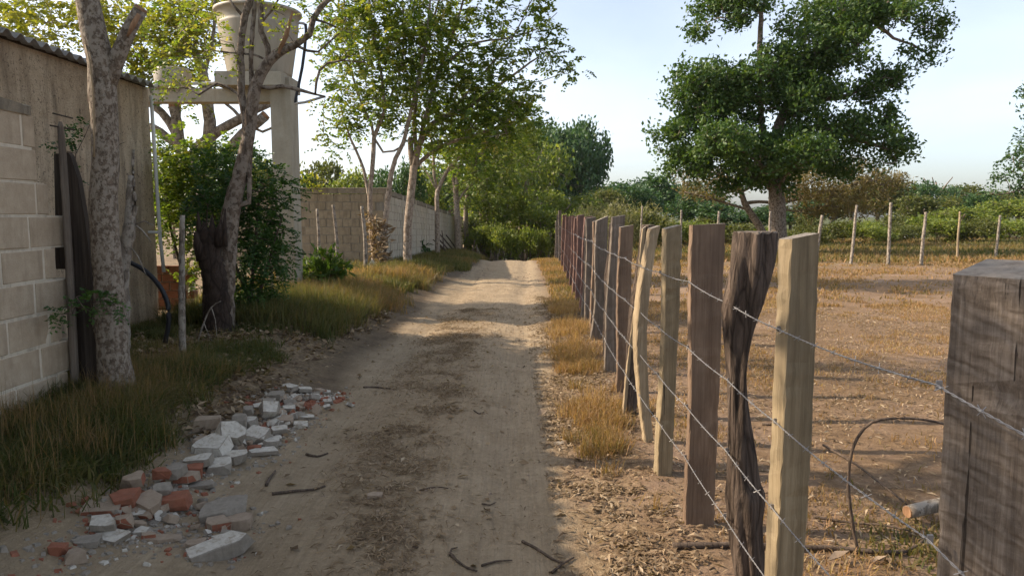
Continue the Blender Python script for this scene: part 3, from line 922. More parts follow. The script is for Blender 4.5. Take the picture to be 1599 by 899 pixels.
# ---- forked tree in front of the water tank
Y2 = 8.2
g = Grow([limb(Y2, (356, 545, .12), (350, 480, .115), (352, 420, .11), (358, 350, .10), (372, 280, .082), (388, 215, .07), (394, 160, .066), (400, 132, .064), (420, 96, .055), (445, 76, .046), (462, 70, .04), (484, 54, .036), (490, 30, .032), (500, 12, .03), (520, -8, .026), (545, -50, .02)),
          limb(Y2, (388, 205, .045), (378, 150, .042), (376, 90, .04), (381, 28, .038), (390, 0, .04), (392, -60, .035), (380, -140, .025)),
          limb(Y2, (389, 330, .03), (390, 230, .03), (392, 133, .028), (394, 60, .026), (398, 10, .022), (402, -60, .018)),
          limb(Y2, (424, 93, .035), (418, 72, .032), (409, 50, .03), (408, 20, .028), (411, -20, .026), (420, -80, .02)),
          limb(Y2, (396, 139, .028), (420, 137, .024), (442, 135, .022), (470, 141, .022), (492, 147, .018), (508, 151, .012)),
          limb(Y2, (492, 147, .016), (494, 128, .015), (499, 110, .014), (512, 99, .012), (535, 95, .011), (562, 97, .009)),
          limb(Y2, (462, 70, .02), (480, 80, .016), (497, 81, .012), (512, 68, .010), (530, 52, .008)),
          limb(Y2, (489, 33, .016), (505, 34, .014), (530, 45, .012), (548, 52, .008)),
          limb(Y2, (412, 94, .014), (398, 86, .013), (360, 83, .011), (337, 80, .010), (305, 67, .008)),
          limb(Y2, (372, 155, .018), (355, 135, .016), (340, 130, .013), (310, 148, .014)),
          limb(Y2, (411, 40, .016), (425, 15, .014), (437, -5, .012)),
          limb(Y2, (380, 28, .02), (365, 10, .016), (352, -10, .013))], .1, .0045, 21)
T = np.concatenate([clump(405, -110, 130, 60, 8.2, 60), clump(550, -60, 70, 40, 8.2, 25), clump(535, 60, 30, 40, 8.2, 16), clump(560, 95, 25, 18, 8.1, 8), clump(300, 70, 40, 40, 8.3, 14), clump(505, 195, 6, 30, 8.2, 3), clump(275, 105, 45, 30, 8.6, 20), clump(245, 50, 50, 45, 8.6, 22), clump(300, 20, 50, 25, 8.6, 16), clump(350, 60, 25, 40, 8.2, 7), clump(290, 138, 22, 12, 8.5, 7), clump(470, 20, 40, 30, 8.2, 8)])
g.reach(T)
t2 = make_tree('forked_tree', 'dark forked tree growing in front of the water tank', g, M['bark_brown'], M['leaf_pin'], ('pin', dict(len=.17, pairs=4, ll=.05, lw=.014, per=3, maxcnt=1, tone=.66, jit=.08)))
mb = MB(); mb.tube([at(435, 84, 8.17), at(447, 55, 8.16), at(457, 18, 8.15)], [.022, .026, .008], 7, True, .15); part('broken_limb', mb, M['cutwood'], t2, True, under=child(t2, 'trunk'))
# dark rotten stump at its foot
b0 = at(340, 520, 8.0); b0[2] = gz(b0[0], b0[1])
mb = MB()
Q = resample(np.array([[*(b0 - [0, 0, .1]), .17], [*at(340, 490, 8), .14], [*at(336, 440, 8), .125], [*at(328, 400, 8), .12], [*at(326, 375, 8), .115], [*at(330, 358, 8), .10]]), .035)
mb.tube(Q[:, :3], Q[:, 3], 18, True, .13)
for a_, (x1, y1), r in ((314, (309, 330), .035), (322, (318, 345), .05), (332, (331, 336), .04), (341, (345, 343), .045), (348, (352, 326), .028)):
    mb.tube([at(a_ + 2, 385, 7.97), at((a_ + x1) / 2, 360, 7.96), at(x1, y1, 7.98)], [r * 1.3, r, .006], 8, True, .18)
mb.tube([at(318, 405, 7.92), at(309, 380, 7.9), at(306, 362, 7.9)], [.07, .05, .02], 9, True, .16)
single('tree_stump', mb, M['bark_dark'], b0, 'black rotten tree stump half hidden by leafy shrub', 'stump', smooth=True)

# ---- pruned tree with sawn limbs behind the beam
Y3 = 13.4
g = Grow([limb(Y3, (318, 420, .17), (318, 330, .16), (322, 260, .13), (328, 215, .115), (328, 190, .105), (323, 155, .10), (316, 111, .085), (306, 85, .07), (292, 66, .055), (278, 50, .04), (262, 20, .03)),
          limb(Y3, (314, 300, .12), (303, 240, .10), (342, 205, .085), (375, 186, .085), (398, 171, .08), (421, 161, .075)),
          limb(Y3, (302, 290, .13), (288, 250, .115), (280, 228, .11), (276, 195, .11), (273, 167, .105)),
          limb(Y3, (278, 215, .08), (266, 192, .075), (253, 176, .07), (236, 162, .07)),
          limb(Y3, (277, 225, .08), (262, 215, .075), (250, 207, .07), (234, 197, .07)),
          limb(Y3, (345, 260, .10), (368, 222, .10), (392, 198, .095), (414, 181, .09)),
          limb(Y3, (385, 205, .035), (380, 190, .035), (365, 172, .03), (350, 160, .028)),
          limb(Y3, (398, 213, .03), (410, 206, .026), (424, 200, .022), (445, 193, .016)),
          limb(Y3, (318, 120, .04), (330, 70, .032), (336, 20, .025), (330, -40, .02)), limb(Y3, (302, 78, .04), (250, 60, .03), (200, 55, .02), (120, 30, .012))], .16, .006, 31)
T = np.concatenate([clump(240, 70, 60, 50, 13.2, 60), clump(300, 40, 55, 45, 13.4, 55), clump(280, 118, 40, 28, 13.2, 30), clump(180, 30, 70, 40, 13.2, 50), clump(90, 35, 80, 50, 13.4, 60), clump(20, 20, 60, 50, 13.4, 40), clump(335, 10, 30, 40, 13.6, 20), clump(230, 110, 40, 25, 13, 22)])
g.reach(T)
t3 = make_tree('pruned_tree', 'heavily pruned tree with sawn limbs showing below the concrete beam', g, M['bark_grey'], M['leaf_yel'], ('pin', dict(len=.26, pairs=5, ll=.09, lw=.026, per=4, maxcnt=1, tone=.5, jit=.14)))
for a, b_, r in ((at(273, 168, Y3), at(272.7, 163, Y3), .107), (at(413, 181.6, Y3), at(416, 179, Y3), .088)):
    mb = MB(); mb.tube([a, b_], [r, r * .96], 12, True, .03); part('sawn_end', mb, M['cutwood'], t3, under=child(t3, 'trunk'))

# ---- trees along the boundary wall
YA = 17.2
g = Grow([limb(YA, (588, 425, .085), (584, 390, .075), (580, 350, .065), (577, 313, .058), (580, 275, .055), (583, 240, .052), (584, 215, .05), (592, 195, .045), (600, 175, .04), (596, 120, .032), (585, 60, .026), (575, -10, .018)),
          limb(YA, (577, 313, .04), (571, 280, .038), (563, 250, .034), (548, 218, .028), (538, 190, .02), (530, 160, .012)),
          limb(YA, (604, 420, .075), (600, 370, .07), (605, 316, .062), (611, 273, .056), (618, 248, .052), (630, 222, .048), (640, 180, .042), (655, 120, .036), (665, 60, .03), (672, 0, .024), (676, -60, .018)),
          limb(YA, (584, 225, .03), (598, 238, .028), (615, 236, .026), (632, 226, .022)),
          limb(YA, (585, 205, .035), (560, 150, .028), (545, 90, .022), (540, 30, .016), (535, -40, .012)),
          limb(YA, (600, 175, .03), (625, 110, .026), (630, 40, .022), (625, -40, .016))], .2, .0065, 41)
T = np.concatenate([clump(555, 60, 55, 60, YA, 62), clump(600, 20, 70, 60, YA, 70), clump(545, 130, 45, 40, YA, 36), clump(560, 185, 35, 25, YA, 26), clump(620, 90, 60, 60, YA, 60), clump(600, 150, 60, 40, YA, 36), clump(650, 40, 60, 60, YA, 50), clump(530, 10, 45, 40, YA, 30), clump(528, 205, 16, 30, YA, 8), clump(570, -90, 80, 60, YA, 60), clump(660, -110, 90, 60, YA, 70)])
g.reach(T)
make_tree('roadside_tree', 'slender multi-stemmed tree at the corner of the boundary wall', g, M['bark_pink'], M['leaf_pin'], ('pin', dict(len=.27, pairs=5, ll=.10, lw=.030, per=3, maxcnt=2, tone=.5, jit=.13)), 'trees along the boundary wall')
YB = 18.0
g = Grow([limb(YB, (638, 432, .13), (637, 410, .115), (636, 370, .10), (639, 330, .096), (643, 296, .094), (646, 262, .09), (650, 240, .085), (660, 215, .075), (672, 195, .065), (700, 180, .055), (735, 165, .045), (770, 140, .036), (805, 115, .028), (840, 90, .02)),
          limb(YB, (646, 262, .075), (642, 240, .072), (641, 226, .07), (641, 215, .068)),
          limb(YB, (652, 238, .06), (668, 170, .05), (690, 100, .04), (715, 30, .03), (735, -40, .02)),
          limb(YB, (650, 245, .06), (648, 170, .045), (660, 90, .036), (680, 20, .028), (700, -50, .02)),
          limb(YB, (690, 105, .035), (735, 70, .028), (790, 60, .02), (840, 45, .014), (870, 20, .008)),
          limb(YB, (649, 258, .05), (690, 228, .042), (740, 212, .035), (790, 190, .026), (815, 160, .02)),
          limb(YB, (700, 182, .03), (750, 120, .026), (800, 60, .02), (825, 10, .014), (850, -30, .01)),
          limb(YB, (790, 128, .016), (830, 130, .012), (865, 120, .010), (890, 108, .006))], .2, .0065, 43)
T = np.concatenate([clump(690, 60, 60, 60, YB, 60), clump(640, 150, 60, 60, YB, 60), clump(700, 145, 70, 60, YB, 80), clump(760, 130, 65, 55, YB, 70), clump(790, 175, 50, 35, YB, 50), clump(740, 205, 70, 35, YB, 55), clump(730, 20, 60, 50, YB, 40), clump(790, 50, 40, 50, YB, 16), clump(845, 40, 30, 30, YB, 14), clump(850, 85, 28, 26, YB, 14), clump(885, 108, 22, 10, YB, 7), clump(800, 0, 50, 30, YB, 14), clump(680, 215, 50, 25, YB, 26), clump(820, 150, 20, 25, YB, 10), clump(720, -90, 90, 60, YB, 80), clump(830, -50, 60, 40, YB, 24)])
g.reach(T)
make_tree('roadside_tree', 'thickest leaning trunk before the boundary wall, its crown arching over the track', g, M['bark_pink'], M['leaf_pin'], ('pin', dict(len=.27, pairs=5, ll=.105, lw=.031, per=3, maxcnt=2, tone=.46, jit=.13)), 'trees along the boundary wall')
YC = 26.5
g = Grow([limb(YC, (684, 412, .10), (683, 390, .085), (683, 340, .08), (683, 298, .08), (692, 278, .06), (703, 260, .055), (720, 246, .045), (745, 225, .035), (775, 205, .025)),
          limb(YC, (683, 298, .055), (678, 278, .05), (677, 245, .045), (672, 210, .035), (665, 170, .025)),
          limb(YC, (703, 261, .04), (700, 240, .035), (705, 200, .028), (712, 160, .02)),
          limb(YC, (682, 300, .03), (670, 275, .025), (655, 255, .018))], .25, .008, 45)
T = np.concatenate([clump(745, 225, 55, 30, YC, 60), clump(700, 225, 50, 35, YC, 40), clump(780, 215, 45, 30, YC, 40), clump(720, 180, 50, 30, YC, 30), clump(740, 255, 40, 20, YC, 26), clump(790, 245, 30, 20, YC, 20), clump(800, 195, 40, 25, YC, 36), clump(820, 225, 30, 22, YC, 22), clump(760, 160, 50, 25, YC, 30), clump(775, 180, 60, 35, YC, 50), clump(815, 185, 35, 35, YC, 26), clump(730, 215, 50, 30, YC, 30)])
g.reach(T)
make_tree('roadside_tree', 'tree forking in a Y halfway along the boundary wall', g, M['bark_pink'], M['leaf_pin'], ('pin', dict(len=.34, pairs=5, ll=.13, lw=.038, per=3, maxcnt=1, tone=.4, jit=.14)), 'trees along the boundary wall')
YD = 35
g = Grow([limb(YD, (716, 400, .17), (715, 380, .15), (714, 340, .14), (712, 300, .13), (716, 270, .10), (724, 240, .07)),
          limb(YD, (712, 300, .09), (706, 270, .07), (703, 240, .05)), limb(YD, (714, 320, .06), (724, 300, .05), (745, 280, .035))], .3, .01, 47)
g.reach(np.concatenate([clump(715, 245, 40, 30, YD, 50), clump(745, 265, 40, 30, YD, 50), clump(760, 235, 40, 25, YD, 36), clump(690, 260, 25, 25, YD, 20), clump(790, 225, 40, 28, YD, 40), clump(780, 275, 40, 25, YD, 36), clump(730, 300, 30, 20, YD, 18)]))
make_tree('roadside_tree', 'stout trunk near the far end of the boundary wall', g, M['bark_pink'], M['leaf_light'], ('pin', dict(len=.42, pairs=4, ll=.18, lw=.055, per=3, maxcnt=1, tone=.35, jit=.2)), 'trees along the boundary wall')
YE = 40
g = Grow([limb(YE, (729, 398, .2), (729, 380, .16), (727, 340, .13), (729, 310, .11), (735, 280, .08)),
          limb(YE, (729, 330, .06), (738, 318, .05), (748, 300, .04), (757, 285, .03))], .3, .01, 48)
g.reach(np.concatenate([clump(750, 275, 35, 25, YE, 45), clump(735, 300, 25, 25, YE, 20), clump(775, 285, 35, 30, YE, 40), clump(805, 260, 35, 25, YE, 36), clump(760, 315, 30, 20, YE, 20)]))
make_tree('roadside_tree', 'last trunk at the far end of the boundary wall beside the bend', g, M['bark_pink'], M['leaf_light'], ('pin', dict(len=.42, pairs=4, ll=.18, lw=.055, per=3, maxcnt=1, tone=.45, jit=.2)), 'trees along the boundary wall')

# ---- big tree of the pasture
YT = 30.0
tb = at(1216, 392, YT)
g = Grow([limb(YT, (1216, 402, .50), (1215, 385, .40), (1214, 350, .34), (1214, 318, .32), (1210, 290, .27), (1206, 260, .23), (1210, 220, .21), (1222, 180, .19), (1240, 140, .17), (1262, 100, .15), (1290, 70, .12), (1310, 30, .10), (1320, -20, .08), (1330, -80, .05)),
          limb(YT, (1212, 305, .14), (1195, 285, .13), (1160, 262, .12), (1125, 240, .10), (1100, 205, .08), (1085, 165, .05)),
          limb(YT, (1208, 262, .14), (1190, 200, .13), (1186, 120, .11), (1187, 60, .10), (1187, 20, .09), (1170, 8, .06), (1150, 16, .04), (1130, 20, .03)),
          limb(YT, (1187, 30, .05), (1195, 0, .045), (1200, -40, .03)),
          limb(YT, (1262, 100, .11), (1310, 92, .10), (1345, 62, .09), (1370, 42, .075), (1395, 60, .055), (1425, 70, .045), (1450, 85, .03)),
          limb(YT, (1345, 62, .07), (1375, 15, .05), (1410, -15, .04)),
          limb(YT, (1222, 185, .13), (1270, 160, .10), (1320, 150, .08), (1360, 130, .05)),
          limb(YT, (1210, 225, .12), (1260, 200, .10), (1310, 205, .08), (1360, 225, .06), (1395, 235, .035)),
          limb(YT, (1206, 255, .10), (1150, 200, .08), (1110, 160, .06), (1075, 140, .04)),
          limb(YT, (1212, 300, .09), (1230, 270, .06, -1), (1250, 250, .035, -2), (1265, 235, .015, -2.4)),
          limb(YT, (1208, 280, .09, 0), (1180, 250, .055, -1.5), (1150, 230, .03, -2.5), (1130, 215, .012, -2.8))], .3, .011, 51, .08)
cl = [(1110, 130, 55, 40, 70), (1075, 170, 50, 50, 90), (1060, 220, 35, 30, 46), (1100, 225, 55, 40, 70), (1150, 180, 70, 60, 130), (1190, 120, 60, 50, 110), (1170, 240, 60, 45, 90), (1240, 110, 60, 50, 120), (1280, 70, 60, 45, 110), (1330, 40, 60, 35, 100), (1400, 20, 65, 25, 90), (1450, 45, 30, 25, 30), (1440, 85, 25, 12, 13), (1130, 18, 45, 28, 70), (1095, 45, 18, 22, 20), (1160, 5, 45, 20, 45), (1250, 170, 70, 50, 110), (1320, 120, 65, 40, 85), (1370, 135, 32, 35, 40), (1310, 200, 70, 40, 100), (1370, 230, 40, 25, 50), (1390, 200, 18, 25, 14), (1240, 240, 60, 35, 75), (1200, 270, 55, 26, 46), (1120, 270, 50, 22, 34), (1290, 250, 40, 25, 34), (1300, 10, 60, 30, 60), (1385, 150, 20, 40, 16), (1340, 260, 35, 14, 16), (1395, 255, 14, 10, 7), (1075, 255, 35, 22, 30), (1150, 285, 50, 18, 34), (1215, 290, 36, 16, 22), (1090, 195, 60, 40, 50)]
rb_ = np.random.default_rng(77)
T = np.concatenate([ragged(a, b_, c * 1.08, d * 1.08, YT, int(n * 1.15), rb_, 6 if n > 40 else 3) for a, b_, c, d, n in cl] + [clump(1262, 236, 40, 28, YT - 2.4, 40, None, rb_), clump(1130, 218, 45, 30, YT - 2.6, 50, None, rb_), clump(1190, 250, 50, 26, YT - 2, 40, None, rb_)])
g.reach(T)
make_tree('spreading_tree', 'huge dark green tree with a stout trunk standing in the pasture', g, M['bark_brown'], M['leaf_big'], ('simple', dict(ll=.18, lw=.05, per=34, maxcnt=1, jit=.18, tone=.5, spread=1.2)))

# ---- feathery brown acacia behind it
YK = 36.0
g = Grow([limb(YK, (1200, 392, .22), (1190, 362, .19), (1175, 338, .17), (1163, 318, .15), (1158, 300, .12), (1150, 285, .09), (1120, 272, .06), (1085, 268, .035)),
          limb(YK, (1163, 318, .09), (1185, 315, .08), (1220, 316, .07), (1270, 305, .06), (1320, 290, .045), (1380, 280, .03)),
          limb(YK, (1168, 325, .07), (1150, 322, .06), (1110, 310, .05), (1070, 300, .03)),
          limb(YK, (1200, 315, .06), (1240, 330, .045), (1290, 322, .04), (1340, 330, .03), (1380, 340, .02)),
          limb(YK, (1160, 305, .06), (1180, 285, .05), (1230, 275, .04), (1290, 262, .03)),
          limb(YK, (1220, 316, .05), (1265, 285, .045), (1330, 265, .035), (1375, 258, .02))], .3, .009, 61, .09)
cl = [(1100, 300, 45, 14, 60), (1090, 272, 40, 12, 45), (1140, 285, 45, 14, 50), (1230, 278, 60, 14, 80), (1300, 262, 60, 16, 100), (1340, 280, 60, 18, 110), (1290, 300, 60, 16, 100), (1350, 305, 45, 14, 70), (1250, 305, 50, 14, 70), (1325, 325, 50, 12, 60), (1270, 330, 40, 9, 30), (1395, 290, 30, 18, 40)]
g.reach(np.concatenate([clump(a, b_, c, d, YK + rng.uniform(-.8, .8), n, None, rng, .5) for a, b_, c, d, n in cl]), .05)
make_tree('acacia_tree', 'low feathery brownish tree spreading behind the big pasture tree', g, M['bark_brown'], M['leaf_brown'], ('simple', dict(ll=.26, lw=.03, per=13, maxcnt=1, jit=.16, tone=.5, spread=.8)))

# ---- tree reaching in from the right edge
YR = 34.0
g = Grow([limb(YR, (1760, 392, .3), (1750, 340, .25), (1730, 290, .2), (1700, 260, .16), (1660, 268, .10), (1620, 285, .07), (1590, 298, .05), (1562, 304, .03), (1545, 300, .015)),
          limb(YR, (1730, 290, .15), (1740, 230, .12), (1720, 180, .09), (1680, 160, .06), (1640, 150, .04)), limb(YR, (1620, 285, .04), (1600, 270, .03), (1585, 258, .02))], .3, .01, 71)
cl = [(1590, 250, 22, 16, 26), (1575, 275, 22, 12, 24), (1600, 290, 20, 12, 18), (1553, 302, 16, 6, 9), (1606, 142, 14, 6, 10), (1640, 230, 50, 40, 70), (1680, 160, 70, 40, 80), (1740, 200, 80, 60, 100), (1640, 280, 40, 20, 30)]
g.reach(np.concatenate([clump(a, b_, c, d, YR, n) for a, b_, c, d, n in cl]))
make_tree('overhanging_tree', 'tree mostly outside the right edge with branches reaching into the sky', g, M['bark_brown'], M['leaf_dark'], ('simple', dict(ll=.19, lw=.05, per=14, maxcnt=1, jit=.15, tone=.5)))
# ------------------------------------------------------------------ far trees and bushes: prototypes copied with their own size, turn and label
def proto(name, seed, leafm, barkm, H, Wd, n, ll, lw, per, flat=.75, trunk=.3, stems=1, cat='tree', names=('trunk', 'crown'), lobes=7, spread=1.0):
    rg = np.random.default_rng(seed)
    limbs = []
    for s_ in range(stems):
        a = rg.uniform(0, 6.28); off = (0 if stems == 1 else Wd * .10)
        bx, by = off * math.cos(a), off * math.sin(a)
        top = np.array([bx * 2.5 + rg.normal(0, Wd * .04), by * 2.5 + rg.normal(0, Wd * .04), H * (trunk + .25)])
        r0 = .03 * H / math.sqrt(stems)
        L = [[bx, by, -.4, r0 * 1.2], [bx * 1.2, by * 1.2, H * trunk * .5, r0 * .9], [bx * 1.6, by * 1.6, H * trunk, r0 * .75], [*top, r0 * .5]]
        if s_: L[0][:3] = [bx, by, -.4]
        limbs.append(L)
        for q in range(3 if stems == 1 else 1):
            a2 = rg.uniform(0, 6.28); e = Wd * rg.uniform(.22, .36)
            limbs.append([[bx * 1.6, by * 1.6, H * trunk, r0 * .6], [bx + e * .5 * math.cos(a2), by + e * .5 * math.sin(a2), H * (trunk + .16), r0 * .4], [bx + e * math.cos(a2), by + e * math.sin(a2), H * (trunk + .32), r0 * .25]])
    if stems > 1:                                    # join the stems at the root
        for s_ in range(1, len(limbs)): pass
    g = Grow(limbs, max(.2, H / 22), .004 + H * .0011, seed)
    T = []
    cz = H * (.5 + trunk * .45)
    for k in range(lobes):
        a = rg.uniform(0, 6.28); q = math.sqrt(rg.random()) * Wd * .33
        c = np.array([q * math.cos(a), q * math.sin(a), cz + rg.uniform(-.3, .3) * H * (1 - trunk) * .75 - (q / Wd) * H * .12])
        v = rg.normal(0, 1, (n // lobes, 3)); v /= np.linalg.norm(v, axis=1, keepdims=True); v *= (rg.random(len(v)) ** .4)[:, None]
        T.append(c + v * np.array([Wd * .24, Wd * .24, H * (1 - trunk) * .26 * flat / .75]))
    T = np.concatenate(T); T = T[(T[:, 2] > H * trunk * .55) & (T[:, 2] < H)]
    g.reach(T)
    o = make_tree(name, 'x', g, barkm, leafm, ('simple', dict(ll=ll, lw=lw, per=per, maxcnt=1, jit=ll * .8, tone=.5, spread=spread)), None, cat, (0, 0, 0), names)
    return o

PR = {
    'dark': proto('broadleaf_tree', 101, M['leaf_dark'], M['bark_brown'], 6, 6.5, 330, .30, .10, 11),
    'olive': proto('broadleaf_tree', 102, M['leaf_olive'], M['bark_brown'], 5, 5.5, 300, .26, .085, 11),
    'light': proto('broadleaf_tree', 103, M['leaf_light'], M['bark_brown'], 5, 4.5, 280, .24, .075, 10, trunk=.35),
    'sapling': proto('sapling_tree', 104, M['leaf_light'], M['bark_pink'], 5.5, 3.6, 220, .22, .065, 8, trunk=.45, stems=4),
    'sapling2': proto('sapling_tree', 105, M['leaf_light'], M['bark_pink'], 5, 3.2, 200, .22, .07, 9, trunk=.4, stems=3),
    'bush': proto('bush', 106, M['leaf_olive'], M['bark_brown'], 2.4, 4.0, 260, .20, .06, 12, trunk=.12, stems=3, cat='bush', names=('stem', 'foliage'), lobes=9),
    'bushl': proto('bush', 107, M['leaf_light'], M['bark_brown'], 2.2, 3.6, 260, .18, .06, 12, trunk=.12, stems=3, cat='bush', names=('stem', 'foliage'), lobes=9),
    'brush': proto('brush', 108, M['leaf_pale'], M['twig'], 2.2, 3.4, 300, .30, .022, 12, trunk=.1, stems=4, cat='bush', names=('stem', 'foliage'), lobes=8),
    'thin': proto('broadleaf_tree', 109, M['leaf_dark'], M['bark_brown'], 6, 7, 110, .28, .08, 9, flat=.35, trunk=.62, lobes=5),
    'rain': proto('rain_tree', 110, M['leaf_dark'], M['bark_brown'], 10, 17, 900, .5, .17, 16, flat=.9, trunk=.22, lobes=16),
}
usedp = set()
def plant(kind, px, ytop, Y, wpx, label, group, rz=None, name=None):
    """stand a copy of a prototype so that it reaches ytop and spans wpx at distance Y"""
    src = PR[kind]
    o = src if kind not in usedp else copy_tree(src)
    usedp.add(kind)
    x = float(at(px, 335, Y)[0]); z = gz(x, Y)
    dims = {'dark': (6, 6.5), 'olive': (5, 5.5), 'light': (5, 4.5), 'sapling': (5.5, 3.6), 'sapling2': (5, 3.2), 'bush': (2.4, 4), 'bushl': (2.2, 3.6), 'brush': (2.2, 3.4), 'thin': (6, 7), 'rain': (10, 17)}[kind]
    h = (float(at(px, ytop, Y)[2]) - z) * 1.12
    s = wpx * Y / FOC / dims[1]
    o.location = (x, Y, z)
    o.scale = (s, s, h / dims[0])
    o.rotation_euler = (0, 0, rng.uniform(0, 6.28) if rz is None else rz)
    tag(o, label, None, group)
    if name: o.name = name
    return o

GT = 'trees at the bend of the track'
plant('rain', 872, 198, 88, 175, 'broad dark domed tree rising far behind the bend of the track', None)
plant('sapling', 800, 205, 44, 125, 'tall yellowish green tree over the end of the track', GT, name='sapling_tree')
plant('sapling', 845, 215, 50, 110, 'sunlit lime green tree just left of the dark domed tree', GT)
plant('sapling', 765, 225, 46, 110, 'thin-stemmed leafy tree beside the last trunk of the wall', GT)
plant('sapling2', 775, 300, 40, 70, 'low dark green tree over the left side of the bend', GT)
plant('sapling2', 815, 285, 42, 95, 'dark leafy tree closing the end of the track', GT)
plant('sapling2', 850, 318, 40, 70, 'small dark tree at the right edge of the crest', GT)
plant('light', 865, 296, 47, 110, 'rounded light green tree right of the track bend', GT)
plant('light', 910, 302, 50, 110, 'bushy green tree above the farthest fence posts', GT)
plant('sapling', 745, 300, 52, 80, 'slim pale-stemmed tree behind the end of the boundary wall', GT)
plant('olive', 800, 285, 60, 160, 'olive tree in the gap behind the bend', GT)
plant('dark', 700, 262, 62, 150, 'dark tree behind the far half of the boundary wall', None)
GL = 'trees behind the boundary wall'
for px, yt, Y, w, k, lb in ((500, 258, 46, 110, 'olive', 'hazy green tree showing above the left end of the boundary wall'), (560, 262, 40, 100, 'light', 'bright green tree over the wall behind the multi-stemmed tree'), (620, 252, 36, 90, 'dark', 'dark green tree over the wall between two trunks'), (660, 262, 44, 90, 'light', 'light green tree behind the wall right of the thick trunk'), (440, 268, 44, 100, 'dark', 'dark tree in the gap beside the concrete column'), (400, 258, 30, 130, 'olive', 'olive tree behind the shrub below the concrete beam'), (330, 270, 26, 140, 'dark', 'dark tree behind the shrub next to the shed'), (270, 262, 24, 110, 'olive', 'olive tree glimpsed past the shed corner')):
    plant(k, px, yt, Y, w, lb, GL)
GR = 'tree line beyond the pasture'
for px, yt, Y, w, k, lb in (
    (985, 284, 58, 120, 'dark', 'dark tree of the far tree line left of the big pasture tree'),
    (1040, 275, 62, 120, 'dark', 'dark tree of the far line under the left branches of the big tree'),
    (945, 300, 54, 100, 'olive', 'olive tree of the far line above the row of reddish posts'),
    (1090, 300, 52, 120, 'dark', 'shadowy tree behind the wide sawn board post'),
    (1150, 318, 48, 120, 'dark', 'shadowy tree behind the low feathery tree trunk'),
    (1235, 315, 50, 110, 'dark', 'dark tree right behind the trunk of the big tree'),
    (1300, 300, 55, 120, 'olive', 'olive tree of the far line right of the big trunk'),
    (1370, 285, 60, 130, 'olive', 'olive tree under the right branches of the big tree'),
    (1412, 278, 70, 90, 'dark', 'round dark tree topping the far line right of the big tree'),
    (1462, 282, 75, 90, 'thin', 'thin flat-topped tree standing out above the far line'),
    (1440, 308, 52, 110, 'olive', 'bushy tree behind the second and third pasture stakes'),
    (1505, 292, 78, 90, 'olive', 'hazy tree in the middle of the right far line'),
    (1545, 305, 66, 110, 'dark', 'dark tree of the far line left of the overhanging branches'),
    (1590, 308, 56, 110, 'light', 'light green tree at the right edge of the far line'),
    (1500, 322, 48, 110, 'light', 'yellow-green tree behind the fourth pasture stake'),
    (1640, 300, 60, 120, 'olive', 'olive tree just past the right edge of the far line')):
    plant(k, px, yt, Y, w, lb, GR)
for i, px in enumerate((1730, 1830, 1920, 2030, 2150, 2290, 2460)):
    plant(('dark', 'olive', 'light')[i % 3], px, 300 - 10 * (i % 2), 58 + 4 * (i % 3), 130, 'tree of the far line running on past the right edge', 'far line past the right edge')
for i, px in enumerate((250, 330, 410, 480, 560, 640, 940, 1000, 1330, 1390, 1450, 1510, 1570)):      # woods farther away, hidden but for gaps
    Y = rng.uniform(95, 130)
    plant('dark' if i % 3 else 'olive', px, 300 + rng.uniform(-10, 8), Y, 125, 'distant hazy tree in the wood on the horizon', 'wood on the horizon')
for i, (px, yt, Y, w, k) in enumerate(((1060, 346, 46, 80, 'bush'), (1115, 340, 47, 70, 'bush'), (1180, 350, 46, 90, 'bush'), (1262, 338, 47, 60, 'bush'), (1335, 345, 47, 90, 'bushl'), (1400, 335, 48, 60, 'bush'), (1460, 346, 49, 80, 'bush'), (1525, 340, 47, 70, 'bush'), (1580, 348, 49, 90, 'bush'), (1630, 340, 47, 80, 'bushl'))):
    plant(k, px, yt, Y, w, 'thicket bush under the far tree line, ' + ('behind the square tan fence posts', 'behind the wide board post', 'left of the big tree trunk', 'right of the big tree trunk', 'behind the leftmost pasture stake', 'above the bluish tin roof', 'behind the third pasture stake', 'left of the rightmost pasture stake', 'right of the rightmost pasture stake', 'past the right edge')[i], 'thicket under the far tree line')
GB = 'bushes beyond the pasture stakes'
for px, yt, Y, w, k, lb in (
    (1265, 352, 38, 80, 'bush', 'dark olive bush at the foot of the big tree, right side'),
    (1310, 345, 40, 90, 'bush', 'olive bush behind the leftmost pasture stake'),
    (1360, 350, 39, 80, 'bushl', 'light bush between the first two pasture stakes'),
    (1410, 352, 40, 80, 'bush', 'bush beside the pale sheet metal roof'),
    (1470, 338, 41, 95, 'bushl', 'yellow-green bush behind the third pasture stake'),
    (1530, 345, 40, 90, 'bush', 'olive bush between the last two pasture stakes'),
    (1585, 342, 42, 100, 'bushl', 'light green bush at the right edge beyond the stakes'),
    (1140, 350, 40, 110, 'bush', 'low bush behind the wide board post'),
    (1080, 345, 38, 90, 'bushl', 'green bush behind the square tan post'),
    (1195, 355, 42, 80, 'bushl', 'low bush left of the big tree trunk'),
    (1010, 330, 36, 90, 'bush', 'olive bush behind the leaning bark posts'),
    (960, 318, 33, 80, 'brush', 'pale dry brush behind the grey split posts'),
    (1000, 322, 38, 90, 'brush', 'pale dry brush beside the far tree line'),
    (925, 322, 34, 70, 'brush', 'pale dry brush behind the reddish posts'),
    (895, 330, 36, 60, 'bushl', 'green bush behind the farthest fence posts')):
    plant(k, px, yt, Y, w, lb, GB)

